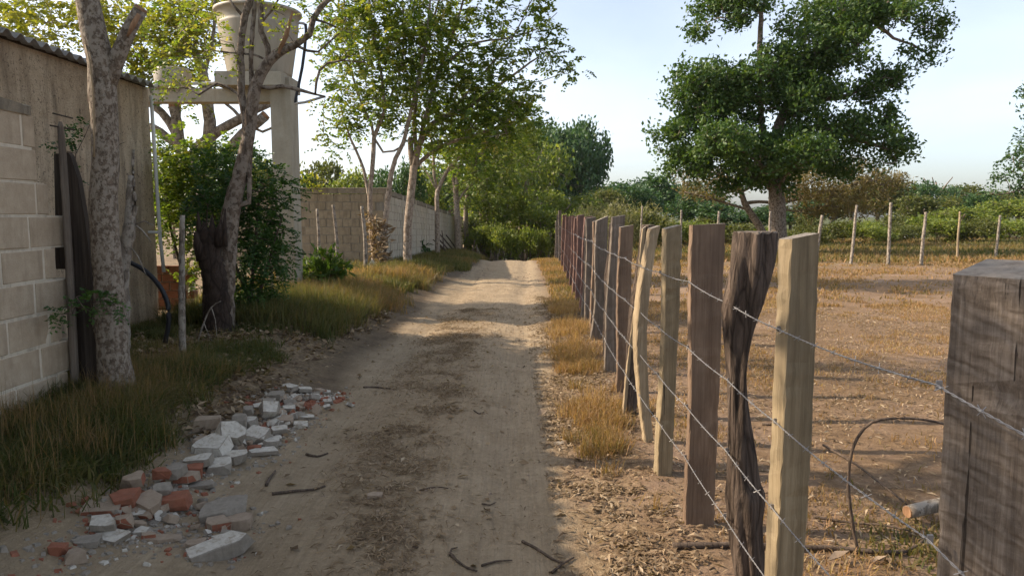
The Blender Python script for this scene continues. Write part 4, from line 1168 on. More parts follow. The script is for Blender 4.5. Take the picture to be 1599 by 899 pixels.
# ------------------------------------------------------------------ leafy shrubs of the left bank
def shrub(name, label, Y, stems, cl, leafm, leaf, seed, barkm=None, group=None, cat='shrub'):
    g = Grow(stems, .1, .0035, seed)
    g.reach(np.concatenate([clump(a, b_, c, d, Y + (e[0] if e else 0), n, None, np.random.default_rng(seed + i)) for i, (a, b_, c, d, n, *e) in enumerate(cl)]))
    return make_tree(name, label, g, barkm or M['twig'], leafm, leaf, group, cat, None, ('stem', 'foliage'))

shrub('leafy_shrub', 'large fern-leaved shrub swallowing the foot of the concrete column', 8.9,
      [limb(8.9, (395, 530, .03), (392, 470, .026), (395, 420, .022), (400, 360, .018), (405, 300, .012)), limb(8.9, (393, 500, .02), (410, 440, .018), (425, 390, .014), (440, 340, .009)), limb(8.9, (394, 480, .02), (370, 420, .016), (350, 370, .012), (330, 330, .009))],
      [(385, 330, 50, 50, 36), (400, 400, 42, 60, 44), (365, 270, 55, 35, 32), (385, 460, 42, 45, 40), (425, 360, 20, 40, 10), (350, 310, 45, 45, 26), (420, 290, 26, 20, 9), (442, 300, 14, 26, 4), (375, 500, 42, 25, 24), (438, 400, 14, 30, 4)],
      M['leaf_near'], ('pin', dict(len=.24, pairs=8, ll=.05, lw=.013, per=5, maxcnt=1, jit=.09, tone=.45)), 201)
shrub('leafy_shrub', 'sunlit leafy shrub between the shed corner and the rotten stump', 9.6,
      [limb(9.6, (290, 500, .03), (285, 420, .026), (290, 340, .02), (300, 280, .014), (310, 240, .01)), limb(9.6, (287, 430, .02), (265, 350, .015), (260, 280, .01))],
      [(270, 250, 30, 28, 26), (320, 250, 45, 30, 34), (270, 300, 28, 40, 26), (310, 320, 40, 40, 34), (260, 360, 16, 40, 12), (355, 250, 30, 25, 20), (300, 400, 22, 40, 12)],
      M['leaf_pin'], ('pin', dict(len=.22, pairs=7, ll=.055, lw=.016, per=6, maxcnt=1, jit=.09, tone=.45)), 202)
shrub('leafy_shrub', 'dark broad-leaved sprays in front of the shrub beside the stump', 8.3,
      [limb(8.3, (322, 540, .018), (318, 470, .015), (318, 400, .012), (322, 350, .009), (325, 315, .006))],
      [(325, 315, 22, 16, 12), (312, 345, 16, 16, 8)], M['leaf_near'], ('pin', dict(len=.16, pairs=5, ll=.05, lw=.013, per=4, maxcnt=1, jit=.03, tone=.15)), 203)
p = on_ground(506, 455); Yq = float(p[1])
shrub('leafy_bush', 'bright green leafy bush at the right foot of the concrete column', Yq,
      [limb(Yq, (505, 462, .012), (500, 440, .01), (490, 420, .007)), limb(Yq, (506, 460, .01), (515, 435, .008), (525, 412, .006)), limb(Yq, (505, 458, .01), (506, 430, .008), (505, 405, .006))],
      [(490, 428, 24, 22, 24), (520, 425, 24, 20, 24), (507, 408, 26, 16, 18), (535, 418, 10, 14, 6), (505, 445, 32, 12, 18)], M['leaf_pin'], ('simple', dict(ll=.16, lw=.03, per=7, maxcnt=1, jit=.05, tone=.15, lift=.5)), 204, cat='bush')
Yq = 21.5
p = on_ground(655, 402)
shrub('leafy_bush', 'small dark plant at the foot of the boundary wall', float(p[1]),
      [limb(float(p[1]), (656, 408, .012), (654, 395, .01), (650, 375, .006))], [(652, 388, 18, 14, 16), (645, 370, 10, 10, 6)], M['leaf_near'], ('simple', dict(ll=.22, lw=.06, per=6, maxcnt=1, jit=.06, tone=.3)), 205, cat='bush')
shrub('climbing_vine', 'yellow-green vine hanging over the top of the boundary wall', 18.2,
      [limb(18.2, (498, 298, .01), (485, 288, .008), (470, 280, .006))], [(480, 284, 12, 8, 9), (495, 290, 9, 5, 5), (472, 276, 7, 6, 3)], M['leaf_yel'], ('simple', dict(ll=.14, lw=.05, per=4, maxcnt=1, jit=.05, tone=.5)), 206, cat='vine')
shrub('dry_climber', 'tangle of dead brown creeper round the multi-stemmed tree', 17.0,
      [limb(17.0, (590, 425, .012), (588, 390, .01), (586, 360, .008), (582, 335, .006))], [(588, 360, 14, 20, 26), (592, 395, 14, 20, 24), (578, 345, 8, 14, 8)], M['litter'], ('simple', dict(ll=.2, lw=.03, per=5, maxcnt=1, jit=.05, tone=.5)), 207, cat='creeper')
# sprigs on the mottled tree and behind it
shrub('leaf_sprig', 'dense green sprig sprouting low on the leaning timbers by the mottled tree', 4.85,
      [limb(4.85, (150, 520, .006), (146, 490, .005), (142, 470, .004))], [(120, 475, 26, 10, 12), (160, 475, 24, 10, 12), (140, 465, 30, 8, 10), (105, 485, 14, 8, 5)], M['leaf_near'], ('pin', dict(len=.11, pairs=5, ll=.035, lw=.009, per=4, maxcnt=1, jit=.02, tone=.55, droop=.5)), 208, cat='sprig')
shrub('leaf_sprig', 'thin sprig with fern-like leaves against the shed between plank and trunk', 5.6,
      [limb(5.6, (118, 330, .006), (116, 270, .005), (119, 240, .004), (132, 215, .003), (140, 195, .003))], [(120, 275, 12, 6, 4), (130, 205, 12, 14, 7), (95, 225, 10, 12, 5), (112, 228, 8, 6, 3), (125, 190, 8, 4, 2)], M['leaf_near'], ('pin', dict(len=.12, pairs=6, ll=.03, lw=.009, per=3, maxcnt=1, jit=.02, tone=.3)), 209, cat='sprig')
shrub('leaf_sprig', 'small dark leaf spray right of the mottled trunk', 5.5,
      [limb(5.5, (180, 235, .004), (188, 225, .003), (196, 222, .002))], [(192, 224, 10, 7, 6)], M['leaf_near'], ('pin', dict(len=.10, pairs=5, ll=.028, lw=.008, per=3, maxcnt=1, jit=.02, tone=.3)), 210, cat='sprig')

# ------------------------------------------------------------------ timbers, snag, hose, stakes of the left bank
def stake(name, label, pts, mat, cat='stake', group=None, k=9, rough=.08):
    P = np.array([q[:3] for q in pts]); R = [q[3] for q in pts]
    b = P[0].copy(); b[2] = gz(b[0], b[1])
    Q = resample(np.array([[*p_, r_] for p_, r_ in zip(P, R)]), .06)
    mb = MB(); mb.tube(Q[:, :3], Q[:, 3], k, True, rough)
    return single(name, mb, mat, b, label, cat, group, True)

def slab(name, label, prof, th, mat, cat, Y, top_slope=0):
    """flat timber: prof = (px_left, px_right, py) rows from bottom to top at distance Y"""
    V = []; n = len(prof)
    for a, b_, py in prof:
        A = at(a, py, Y); B = at(b_, py, Y)
        V += [A, B, B + [0, th, 0], A + [0, th, 0]]
    F = [(i * 4 + q, i * 4 + (q + 1) % 4, (i + 1) * 4 + (q + 1) % 4, (i + 1) * 4 + q) for i in range(n - 1) for q in range(4)]
    F += [(3, 2, 1, 0), ((n - 1) * 4, (n - 1) * 4 + 1, (n - 1) * 4 + 2, (n - 1) * 4 + 3)]
    mb = MB(); mb.add(V, np.array(F))
    b0 = np.mean(V[:4], axis=0)
    return single(name, mb, mat, b0, label, cat)

slab('leaning_plank', 'wide dark rotten plank leaning between wall end and mottled tree', [(114, 152, 640), (114, 150, 560), (111, 146, 480), (108, 140, 400), (104, 132, 340), (101, 122, 280), (100, 110, 243), (100, 106, 238)], .05, M['w_dark'], 'plank', 5.16)
slab('leaning_plank', 'short dark board behind the top of the block wall end', [(86, 112, 420), (86, 108, 330), (84, 103, 242), (85, 101, 240)], .03, M['w_dark'], 'plank', 5.30)
stake('fence_stake', 'weathered pointed stake tied with wire at the block wall end', [(*at(118, 630, 5.08), .03), (*at(112, 480, 5.08), .027), (*at(104, 340, 5.08), .025), (*at(98, 240, 5.08), .023), (*at(94.5, 200, 5.08), .021), (*at(94, 190, 5.08), .010)], M['w_grey'])
stake('iron_rod', 'short rusty rod sticking out at the top of the block wall', [(*at(78, 196, 5.02), .006), (*at(117, 203, 5.15), .006)], M['w_dark'], 'rod')
stake('iron_rod', 'thin rusty rod just below the wall cap', [(*at(82, 177, 5.0), .005), (*at(114, 185, 5.1), .005)], M['w_dark'], 'rod')
sn = thing('dead_snag', 'grey dead forked snag standing right of the mottled trunk', 'snag', on_ground(203, 575))
g = Grow([limb(6.2, (196, 590, .035), (197, 520, .035), (195, 470, .04), (193, 420, .05), (196, 380, .055), (203, 345, .045), (202, 320, .03), (203, 290, .028), (205, 274, .024)),
          limb(6.2, (205, 345, .03), (211, 330, .022), (209, 290, .014), (208, 234, .012)), limb(6.2, (208, 350, .012), (222, 360, .008), (236, 378, .005)), limb(6.2, (207, 355, .010), (225, 345, .006), (240, 352, .004)), limb(6.2, (200, 380, .008), (215, 400, .006), (228, 430, .004))], .05, .004, 77)
g.finish(); part('trunk', g.wood(10), M['bark_grey'], sn, True)
Q = resample(np.array([[*at(186, 404, 6.6), .02], [*at(202, 409, 6.6), .02], [*at(228, 424, 6.6), .02], [*at(250, 448, 6.6), .02], [*at(262, 475, 6.6), .02], [*at(263, 505, 6.6), .02], [*at(258, 535, 6.6), .02]]), .04)
mb = MB(); mb.tube(Q[:, :3], .021, 12); single('hose', mb, M['black_hose'], [Q[-1, 0], Q[-1, 1], gz(Q[-1, 0], Q[-1, 1])], 'thick black hose arching out of the ground before the shed', 'hose', smooth=True)
p = on_ground(285, 556); Yp = float(p[1])
stake('fence_stake', 'thin pale-barked stake standing left of the rotten stump', [(*(p - [0, 0, .1]), .034), (*at(284, 480, Yp), .03), (*at(284, 420, Yp), .027), (*at(284, 370, Yp), .025), (*at(285, 336, Yp), .022)], M['bark_grey'])
g = Grow([limb(7.2, (306, 545, .012), (318, 505, .010), (330, 480, .008), (345, 470, .005)), limb(7.2, (318, 505, .007), (325, 520, .005), (332, 535, .003)), limb(7.2, (330, 480, .006), (336, 500, .004), (338, 525, .003))], .04, .003, 78); g.finish()
tw_ = thing('dead_branch', 'pale forked dead branch propped on the litter by the stump', 'branch', g.P[0]); part('branch', g.wood(6), M['bark_grey'], tw_, True)
for (x0, y0, x1, y1, r, lb) in ((527, 425, 520, 320, .04, 'tall pale stake before the left face of the boundary wall'), (571, 425, 565, 322, .045, 'crooked grey stake beside the multi-stemmed tree'), (497, 430, 495, 326, .035, 'slim mossy stake next to the concrete column'), (424, 470, 416, 362, .035, 'whitish stake half hidden by the shrub at the column')):
    Yp = 15.6 if x0 > 450 else 10.4
    stake('fence_stake', lb, [(*at(x0, y0, Yp), r), (*at((x0 + x1) / 2 + 2, (y0 + y1) / 2, Yp), r * .9), (*at(x1, y1, Yp), r * .75)], M['bark_grey'] if x0 != 424 else M['w_pale'], group='stakes of the old left fence')
stake('marker_stake', 'short orange stake at the foot of the concrete column', [(*at(431, 488, 10.8), .022), (*at(430, 462, 10.8), .022)], M['orange'])
# stones and small signs at wall corner
mb = MB(); c = at(582, 420, 16.4); mb.add(np.array([[-.12, 0, -.1], [.13, .02, -.1], [.12, .1, -.1], [-.1, .1, -.1], [-.10, .01, .1], [-.01, .02, .22], [.11, .02, .08], [.10, .09, .07], [-.01, .08, .2], [-.09, .08, .1]]) + c, [np.array([[0, 1, 6, 5], [2, 3, 9, 8]]), np.array([[0, 5, 4], [2, 8, 7], [4, 5, 8], [5, 6, 7]]), np.array([[4, 8, 9, 9][:4], [5, 7, 8, 8][:4]])[:, :3], np.array([[1, 2, 7, 6], [3, 0, 4, 9]])])
single('pale_stone', mb, M['rb_white'], c, 'pale pointed stone at the corner of the boundary wall', 'stone')
# leaning sticks against the boundary wall
for i, (x0, y0, x1, y1) in enumerate(((712, 392, 671, 350), (706, 393, 668, 358), (700, 394, 664, 366), (694, 393, 690, 360), (716, 390, 684, 352), (703, 396, 676, 374))):
    a = on_ground(x0, y0 + 3)
    b_ = at(x1, y1, float(a[1]) + .4)
    stake('leaning_pole', ['longest pole of the heap leaning on the boundary wall', 'pole leaning steeply on the boundary wall, left of the heap', 'low slanting pole of the heap by the boundary wall', 'upright pole in the heap against the boundary wall', 'rightmost pole leaning on the boundary wall', 'lowest pole of the heap by the boundary wall'][i], [(*a, .035), (*((a + b_) / 2 + [0, 0, .04]), .03), (*b_, .02)], M['twig'], 'pole', 'poles leaning on the boundary wall', 6)

# ------------------------------------------------------------------ roadside fence of split and sawn posts
def sawn(name, label, X, Y, w, d, h, mat, rot=0, lean=(0, 0), bow=0, flare=0, slope=.01, taper=0, wave=.006, seed=0, group='posts of the roadside fence', chamfer=.006, base_sink=.25, end=None):
    rg = np.random.default_rng(seed + 500)
    z0 = gz(X, Y); rows = 44
    V = []
    prof = []
    c = chamfer
    for sx, sy in ((-1, -1), (1, -1), (1, 1), (-1, 1)):
        if sx * sy > 0: prof += [(sx * w / 2, sy * d / 2 - sy * c), (sx * w / 2 - sx * c, sy * d / 2)]
        else: prof += [(sx * w / 2 - sx * c, sy * d / 2), (sx * w / 2, sy * d / 2 - sy * c)]
    prof = np.array(prof)
    ang = np.arctan2(prof[:, 1], prof[:, 0]); prof = prof[np.argsort(ang)]
    ph = rg.uniform(0, 6, 6)
    R = rotz(rot)[:2, :2]
    for i in range(rows + 1):
        f = i / rows; z = -base_sink + (h + base_sink) * f
        s = 1 - taper * f
        q = prof * s
        q = q + np.stack([np.where(prof[:, 0] > 0, flare * sstep(.6, 1, f) * w, 0), np.zeros(len(q))], 1)
        q = q + np.stack([np.sign(q[:, 0]) * wave * np.sin(f * 9 + ph[0] + (q[:, 0] > 0) * 2.1), np.sign(q[:, 1]) * wave * np.sin(f * 7 + ph[2] + (q[:, 1] > 0))], 1)
        q = q @ R.T
        cx_ = lean[0] * max(z, 0) + bow * math.sin(math.pi * min(max(z / h, 0), 1)) + .004 * math.sin(f * 6 + ph[4])
        cy_ = lean[1] * max(z, 0)
        zt = z + (slope * (prof[:, 0] / w) * 2 + rg.uniform(-.002, .002, len(q)) if i == rows else 0)
        V.append(np.stack([q[:, 0] + cx_, q[:, 1] + cy_, np.broadcast_to(zt, len(q))], -1))
    V = np.concatenate(V); k = len(prof)
    V[:, :2] += rg.normal(0, .0013, (len(V), 2))
    chip = rg.random(len(V)) < .05
    ctr = np.repeat(V.reshape(-1, k, 3).mean(1), k, 0)
    V[chip] += (ctr[chip] - V[chip]) * rg.uniform(.03, .12, (int(chip.sum()), 1)) * [1, 1, 0]
    i = np.arange(rows)[:, None] * k; j = np.arange(k)[None]; j2 = (j + 1) % k
    F = np.stack([i + j, i + j2, i + k + j2, i + k + j], -1).reshape(-1, 4)
    mb = MB(); mb.add(V + [X, Y, z0], [F, np.array([np.arange(k) + rows * k])])
    o = single(name, mb, mat, (X, Y, z0), label, 'fence post', group)
    o.data.materials.append(M['w_end']); o.data.polygons[len(o.data.polygons) - 1].material_index = 1
    return o

def barky(name, label, X, Y, pts, mat, seed=0, group='posts of the roadside fence', k=44, groove=.30, cut=None, h=None):
    """round post in the bark: pts = (z, dx, dy, r)"""
    rg = np.random.default_rng(seed + 900)
    z0 = gz(X, Y); Q = resample(np.array([[p[1], p[2], p[0], p[3]] for p in pts]), .022)
    n = len(Q); a = np.linspace(0, 2 * math.pi, k, endpoint=False)
    V = np.zeros((n, k, 3))
    for i, (x, y, z, r) in enumerate(Q):
        rr = r * (1 + groove * (vnoise(a / (2 * math.pi) * 14 + np.sin(z * 4) * .5, np.full(k, z * 3.5), seed) - .5) * 2 + .10 * (vnoise(np.cos(a) * 1.5 + 9, np.sin(a) * 1.5 + z * 2.2, seed + 3) - .5) * 2)
        V[i, :, 0] = x + rr * np.cos(a); V[i, :, 1] = y + rr * np.sin(a); V[i, :, 2] = z
    V[-1, :, 2] += rg.uniform(-.006, .006, k)
    i = np.arange(n - 1)[:, None] * k; j = np.arange(k)[None]; j2 = (j + 1) % k
    F = np.stack([i + j, i + j2, i + k + j2, i + k + j], -1).reshape(-1, 4)
    root = thing(name, label, 'fence post', (X, Y, z0), group)
    mb = MB(); mb.add(V.reshape(-1, 3) + [X, Y, z0], F); part('bark', mb, mat, root, True)
    top = V[-1].copy(); c = top.mean(0)
    top2 = c + (top - c) * .93; top2[:, 2] = c[2] + .004
    mb = MB(); mb.add(np.concatenate([top, top2, [c + [0, 0, .006]]]) + [X, Y, z0], [np.stack([np.arange(k), (np.arange(k) + 1) % k, k + (np.arange(k) + 1) % k, k + np.arange(k)], -1), np.stack([k + np.arange(k), k + (np.arange(k) + 1) % k, np.full(k, 2 * k)], -1)])
    part('sawn_top', mb, M['w_grey'], root)
    return root

def post_at(px_base, py_base, Y=None):
    """fence line position for a post seen at px_base"""
    if Y is not None: return float(at(px_base, 600, Y)[0]), Y
    p_ = on_ground(px_base, py_base); return float(p_[0]), float(p_[1])

FP = []
def wire_x(y): return np.interp(y, [0, 1.4, 3, 5.6, 7, 9, 12, 17, 22, 30], [.815, .832, .853, .862, .895, .965, 1.075, 1.27, 1.43, 1.72])
def fp(Y, w, off=0):
    X = float(wire_x(Y)) + w / 2 + .004 + off
    FP.append((X, Y)); return X, Y
# nearest, heavy squared post, a corner towards the camera
X, Y = fp(1.42, .285)
P0 = sawn('fence_post', 'heavy grey weathered post nearest the camera at the right edge', X, Y, .165, .165, 1.425, M['w_old'], rot=math.radians(36), slope=.012, seed=1, chamfer=.007, wave=.003)
X, Y = fp(2.32, .094)
sawn('fence_post', 'square tan sawn post, second from the camera', X, Y, .094, .092, 1.485, M['w_tan'], rot=math.radians(3), lean=(.004, 0), seed=2, wave=.002, chamfer=.004)
X, Y = fp(2.86, .12)
barky('fence_post', 'crooked dark post still in its rough bark, between two sawn posts', X, Y, [(-.25, .055, 0, .058), (0, .05, 0, .058), (.3, .03, 0, .062), (.42, .02, .0, .07), (.5, .004, .0, .056), (.75, -.018, 0, .044), (.95, -.026, 0, .045), (1.1, -.02, 0, .055), (1.22, .0, 0, .074), (1.35, .014, 0, .08), (1.47, .022, 0, .076)], M['p_bark'], seed=3)
X, Y = fp(3.55, .15)
sawn('fence_post', 'wide flat sawn board post flaring at the top', X, Y, .142, .07, 1.485, M['w_brown'], rot=math.radians(-2), flare=.14, seed=4, wave=.004, slope=.004, chamfer=.004)
X, Y = fp(4.28, .085)
sawn('fence_post', 'square tan post right of the leaning bark posts', X, Y, .085, .105, 1.47, M['w_tan'], rot=math.radians(2), lean=(.018, 0), seed=5, wave=.003, chamfer=.004)
X, Y = fp(4.92, .07, .04)
sawn('fence_post', 'bowed split post, pale wood on the road side', X, Y, .07, .07, 1.46, M['w_pale'], rot=math.radians(14), lean=(.0, 0), bow=-.075, seed=6, wave=.006)
barky_pts = [(-.2, 0, 0, .045), (0, .0, 0, .045), (.4, .02, 0, .05), (.8, .045, 0, .046), (1.2, .09, 0, .046), (1.46, .13, 0, .048)]
X, Y = fp(5.62, .09)
barky('fence_post', 'dark bark-covered split post leaning right', X, Y, barky_pts, M['p_bark'], seed=7)
sawn('split_slat', 'pale split face slat nailed along the leaning bark post', X - .046, Y - .03, .022, .05, 1.45, M['w_pale'], lean=(.089, 0), seed=8, wave=.002, group=None, chamfer=.003)
X, Y = fp(6.35, .1, .03)
sawn('fence_post', 'brown sawn plank post behind the leaning bark post', X, Y, .12, .08, 1.45, M['w_brown'], lean=(.012, 0), seed=9)
X, Y = fp(7.15, .1)
sawn('fence_post', 'light grey sawn post leaning slightly right', X, Y, .12, .09, 1.52, M['w_grey'], lean=(.045, 0), seed=10)
X, Y = fp(7.9, .12, .05)
barky('fence_post', 'dark rough bark post behind the light grey one', X, Y, [(-.2, 0, 0, .055), (.4, .01, 0, .06), (.9, .03, 0, .07), (1.3, .05, 0, .06), (1.45, .06, 0, .05)], M['p_bark'], seed=11, k=20)
X, Y = fp(8.9, .13)
sawn('fence_post', 'broad grey split post with a long crack', X, Y, .15, .10, 1.47, M['w_grey'], lean=(.03, 0), bow=.03, seed=12, wave=.012, slope=.03)
sawn('brace_slat', 'short grey brace leaning on the cracked split post', X + .06, Y - .28, .05, .05, .9, M['w_grey'], lean=(.10, .15), seed=13, group=None)
X, Y = fp(9.55, .09, .03)
sawn('fence_post', 'narrow brown post squeezed behind the cracked split post', X, Y, .09, .09, 1.44, M['w_brown'], lean=(.02, 0), seed=15)
X, Y = fp(10.9, .10)
sawn('fence_post', 'narrow grey post between the flat grey one and the reddish row', X, Y, .10, .09, 1.46, M['w_grey'], lean=(.03, 0), seed=16)
X, Y = fp(10.2, .13)
sawn('fence_post', 'flat bluish grey weathered post before the reddish ones', X, Y, .13, .08, 1.48, M['w_grey'], lean=(.006, 0), seed=14)
reds = [(1.10, 11.6, .115, .045, 'nearest of the reddish sawn posts'), (1.165, 12.9, .10, .02, 'second reddish post from the camera'), (1.20, 14.2, .10, .025, 'third reddish post from the camera'), (1.245, 15.6, .11, .03, 'fourth reddish post, slightly tilted'), (1.29, 17.3, .11, .035, 'fifth reddish post of the row'), (1.37, 19.2, .10, .03, 'sixth reddish post of the row'), (1.45, 21.3, .11, .02, 'last reddish post before the crest')]
for i, (X, Y, w, ln, lb) in enumerate(reds):
    w *= 1.15; X, Y = fp(Y, w)
    sawn('fence_post', lb, X, Y, w, .10, 1.5 + .02 * math.sin(i * 2.2), M['w_red'], lean=(ln, 0), seed=20 + i)
for i, (px, Y, h, lb) in enumerate(((876, 23.5, 1.65, 'tall thin grey post past the reddish row'), (872, 26, 1.6, 'grey post at the crest of the track'), (867, 29, 1.55, 'small grey post beyond the crest, left of its neighbour'))):
    X, Y = fp(Y, .1)
    sawn('fence_post', lb, X, Y, .10, .09, h, M['w_grey'], lean=(.01 * (i - 1), 0), seed=40 + i)

# barbed wire, four strands stapled to the road side of the posts
def wire_strand(h, label, idx):
    rg = np.random.default_rng(60 + idx)
    pts = [(.80, .45, h - .02)]
    for (X, Y) in FP:
        pts.append((float(wire_x(Y)), Y, gz(X, Y) + h + rg.uniform(-.010, .010) - (.02 if Y > 10 else 0)))
    pts = np.array(pts); pts = pts[np.argsort(pts[:, 1])]
    ysr = np.concatenate([np.arange(pts[0, 1], 7, .010), np.arange(7, pts[-1, 1], .08)])
    c = np.stack([np.interp(ysr, pts[:, 1], pts[:, 0]), ysr, np.interp(ysr, pts[:, 1], pts[:, 2])], -1)
    # slight sag between posts
    seg = np.searchsorted(pts[:, 1], ysr) - 1; seg = np.clip(seg, 0, len(pts) - 2)
    f = (ysr - pts[seg, 1]) / (pts[seg + 1, 1] - pts[seg, 1]); L = pts[seg + 1, 1] - pts[seg, 1]
    c[:, 2] -= 4 * f * (1 - f) * .012 * L
    root = thing('barbed_wire', label, 'barbed wire', pts[0], 'barbed wire strands of the roadside fence')
    ph = ysr * 2 * math.pi / .055
    amp = np.where(ysr < 7, .0016, .0)
    mb = MB()
    for s_ in (0, math.pi):
        off = np.stack([np.cos(ph + s_), np.zeros_like(ph), np.sin(ph + s_)], -1) * amp[:, None]
        mb.tube(c + off, np.where(ysr < 7, .0014, .0022), 4, False)
        if s_ == 0: pass
    part('strand', mb, M['wire'], root, True)
    mb = MB()
    for y in np.arange(.9 + .03 * idx, 14, .125):
        k = int(np.argmin(abs(ysr - y))); p_ = c[k]
        R = euler(0, rg.uniform(0, 6.28), 0)
        r = .0011 if y < 7 else .0016
        for a in (0.3, math.pi / 2 + .2):
            d = R @ np.array([math.cos(a), .35, math.sin(a)])
            d /= np.linalg.norm(d); mb.tube([p_ - d * .013, p_ + d * .013], [r * .5, r], 4)
        if y < 7: mb.tube([p_ + np.array([0, -.004, 0]), p_ + np.array([0, .004, 0])], .0034, 6)
    part('barb', mb, M['wire'], root)['kind'] = 'stuff'
    mb = MB()
    for (X, Y) in FP[:12]:
        k = int(np.argmin(abs(ysr - Y)))
        mb.box(c[k] + [.006, 0, 0], (.012, .004, .018))
    part('staple', mb, M['wire'], root)['kind'] = 'stuff'
for i, (h, lb) in enumerate(((1.20, 'topmost barbed wire strand along the roadside fence'), (.885, 'second barbed wire strand from the top'), (.60, 'third barbed wire strand from the top'), (.34, 'lowest barbed wire strand along the roadside fence'))):
    wire_strand(h, lb, i)

# ------------------------------------------------------------------ stakes across the pasture
GS = 'stakes of the far pasture fence'
for i, (x0, y0, x1, y1, r, lb) in enumerate(((1328, 413, 1338, 320, .05, 'leftmost full-height stake of the far pasture fence'), (1387, 413, 1391, 316, .055, 'tallest stake, second in the far pasture fence'), (1438, 414, 1446, 331, .055, 'third far pasture stake, leaning right'), (1495, 406, 1499, 330, .04, 'pale thin fourth stake of the far pasture fence'), (1554, 402, 1562, 336, .05, 'rightmost dark stake of the far pasture fence'), (1272, 410, 1284, 336, .06, 'crooked stake right beside the square tan post'), (1062, 408, 1064, 328, .04, 'thin stake seen left of the wide board post'), (1118, 408, 1123, 330, .05, 'stake peeping over the wide board post'), (998, 410, 1003, 322, .035, 'thin stake behind the leaning bark posts'), (1200, 408, 1203, 330, .05, 'stake in front of the big tree trunk'))):
    p_ = on_ground(x0, y0); Yp = float(p_[1])
    stake('pasture_stake', lb, [(*(p_ - [0, 0, .15]), r), (*at(x0 + (x1 - x0) * .4 + rng.uniform(-1, 1), y0 + (y1 - y0) * .4, Yp), r * .92), (*at(x0 + (x1 - x0) * .75, y0 + (y1 - y0) * .75, Yp), r * .85), (*at(x1, y1, Yp), r * .75)], M['bark_grey'] if i != 3 else M['w_pale'], 'stake', GS, 8)
# stick fence where the track bends away
for i in range(14):
    Yp = 36 + i * .3; px = 738 + i * 8.5 + rng.uniform(-4, 4)
    x = float(at(px, 335, Yp)[0]); z = gz(x, Yp)
    top = float(at(px, 380 + rng.uniform(-6, 10), Yp)[2])
    stake('fence_stake', 'thin grey stick of the fence closing the end of the track', [(x, Yp, z - .1, .035), (x + rng.normal(0, .16), Yp, top, .025)], M['bark_grey'] if i % 3 else M['bark_brown'], 'stake', 'sticks closing the end of the track', 6)
for px, yt, Y, w, k, lb in ((790, 352, 38, 60, 'bushl', 'bright low bush just over the crest, centre'), (835, 355, 38, 55, 'bushl', 'bright low bush just over the crest, right'), (750, 350, 39, 55, 'bushl', 'bright low bush just over the crest, left'), (745, 345, 43, 70, 'bush', 'dusky bush behind the sticks at the left of the bend'), (785, 340, 44, 80, 'bushl', 'leafy bush in the middle of the bend'), (825, 345, 43, 80, 'bush', 'shaded bush at the right of the bend'), (862, 350, 41, 60, 'bushl', 'small bush right where the track dips'), (765, 325, 50, 100, 'bushl', 'tall bush far down the bend, left'), (840, 322, 52, 110, 'bushl', 'tall bush far down the bend, right')):
    plant(k, px, yt, Y, w, lb, 'bushes at the bend of the track')

# low sheet metal roof glimpsed in the bushes
c = at(1424, 371, 46); sr = thing('tin_roof', 'bluish sheet metal roof glimpsed among the bushes beyond the stakes', 'roof', (c[0], 46, gz(c[0], 46)))
mb = MB(); mb.box(c, (2.3, 2.4, .05), R=euler(math.radians(14), math.radians(4), 0)); part('sheet', mb, M['steel_sheet'], sr)
mb = MB()
for dx in (-1, 1): mb.box((c[0] + dx, 46, (c[2] + sr.location.z) / 2 - .03), (.1, .1, c[2] - sr.location.z))
part('prop', mb, M['w_dark'], sr)
# ================================================================== RUBBLE
def chunk_mesh(rg, w, d, h, kind):
    """broken lump or slab: a sheared block with corners and edges knocked off"""
    bm = bmesh.new()
    bmesh.ops.create_cube(bm, size=1)
    for v in bm.verts:
        v.co = Vector((v.co.x * w * rg.uniform(.8, 1.08), v.co.y * d * rg.uniform(.8, 1.08), v.co.z * h * rg.uniform(.85, 1.05)))
    n = rg.integers(4, 9)
    for k in range(n):
        a = rg.uniform(0, 6.28)
        no = Vector((math.cos(a), math.sin(a), rg.uniform(-.5, .7))).normalized()
        ext = max(v.co.dot(no) for v in bm.verts)
        co = no * ext * rg.uniform(.58, .95)
        r = bmesh.ops.bisect_plane(bm, geom=bm.verts[:] + bm.edges[:] + bm.faces[:], plane_co=co, plane_no=no, clear_outer=True)
        ed = [e for e in r['geom_cut'] if isinstance(e, bmesh.types.BMEdge)]
        if len(ed) > 2: bmesh.ops.contextual_create(bm, geom=ed)
    bmesh.ops.recalc_face_normals(bm, faces=bm.faces[:])
    bm.normal_update()
    for f in bm.faces:
        top = f.normal.z > .8
        f.material_index = 1 if (kind in ('white', 'slab') and top) or (kind == 'slab' and rg.random() < .4) or (kind == 'redside' and f.normal.z < .5 and rg.random() < .6) else 0
    bmesh.ops.bevel(bm, geom=bm.edges[:], offset=min(w, d, h) * .035, segments=1, affect='EDGES')
    bmesh.ops.triangulate(bm, faces=[f for f in bm.faces if len(f.verts) > 4])
    bmesh.ops.subdivide_edges(bm, edges=[e for e in bm.edges if e.calc_length() > max(w, d) * .35], cuts=1)
    for v in bm.verts: v.co += Vector(rg.normal(0, min(w, d, h) * .016, 3))
    me = bpy.data.meshes.new('rubble'); bm.to_mesh(me); bm.free()
    return me

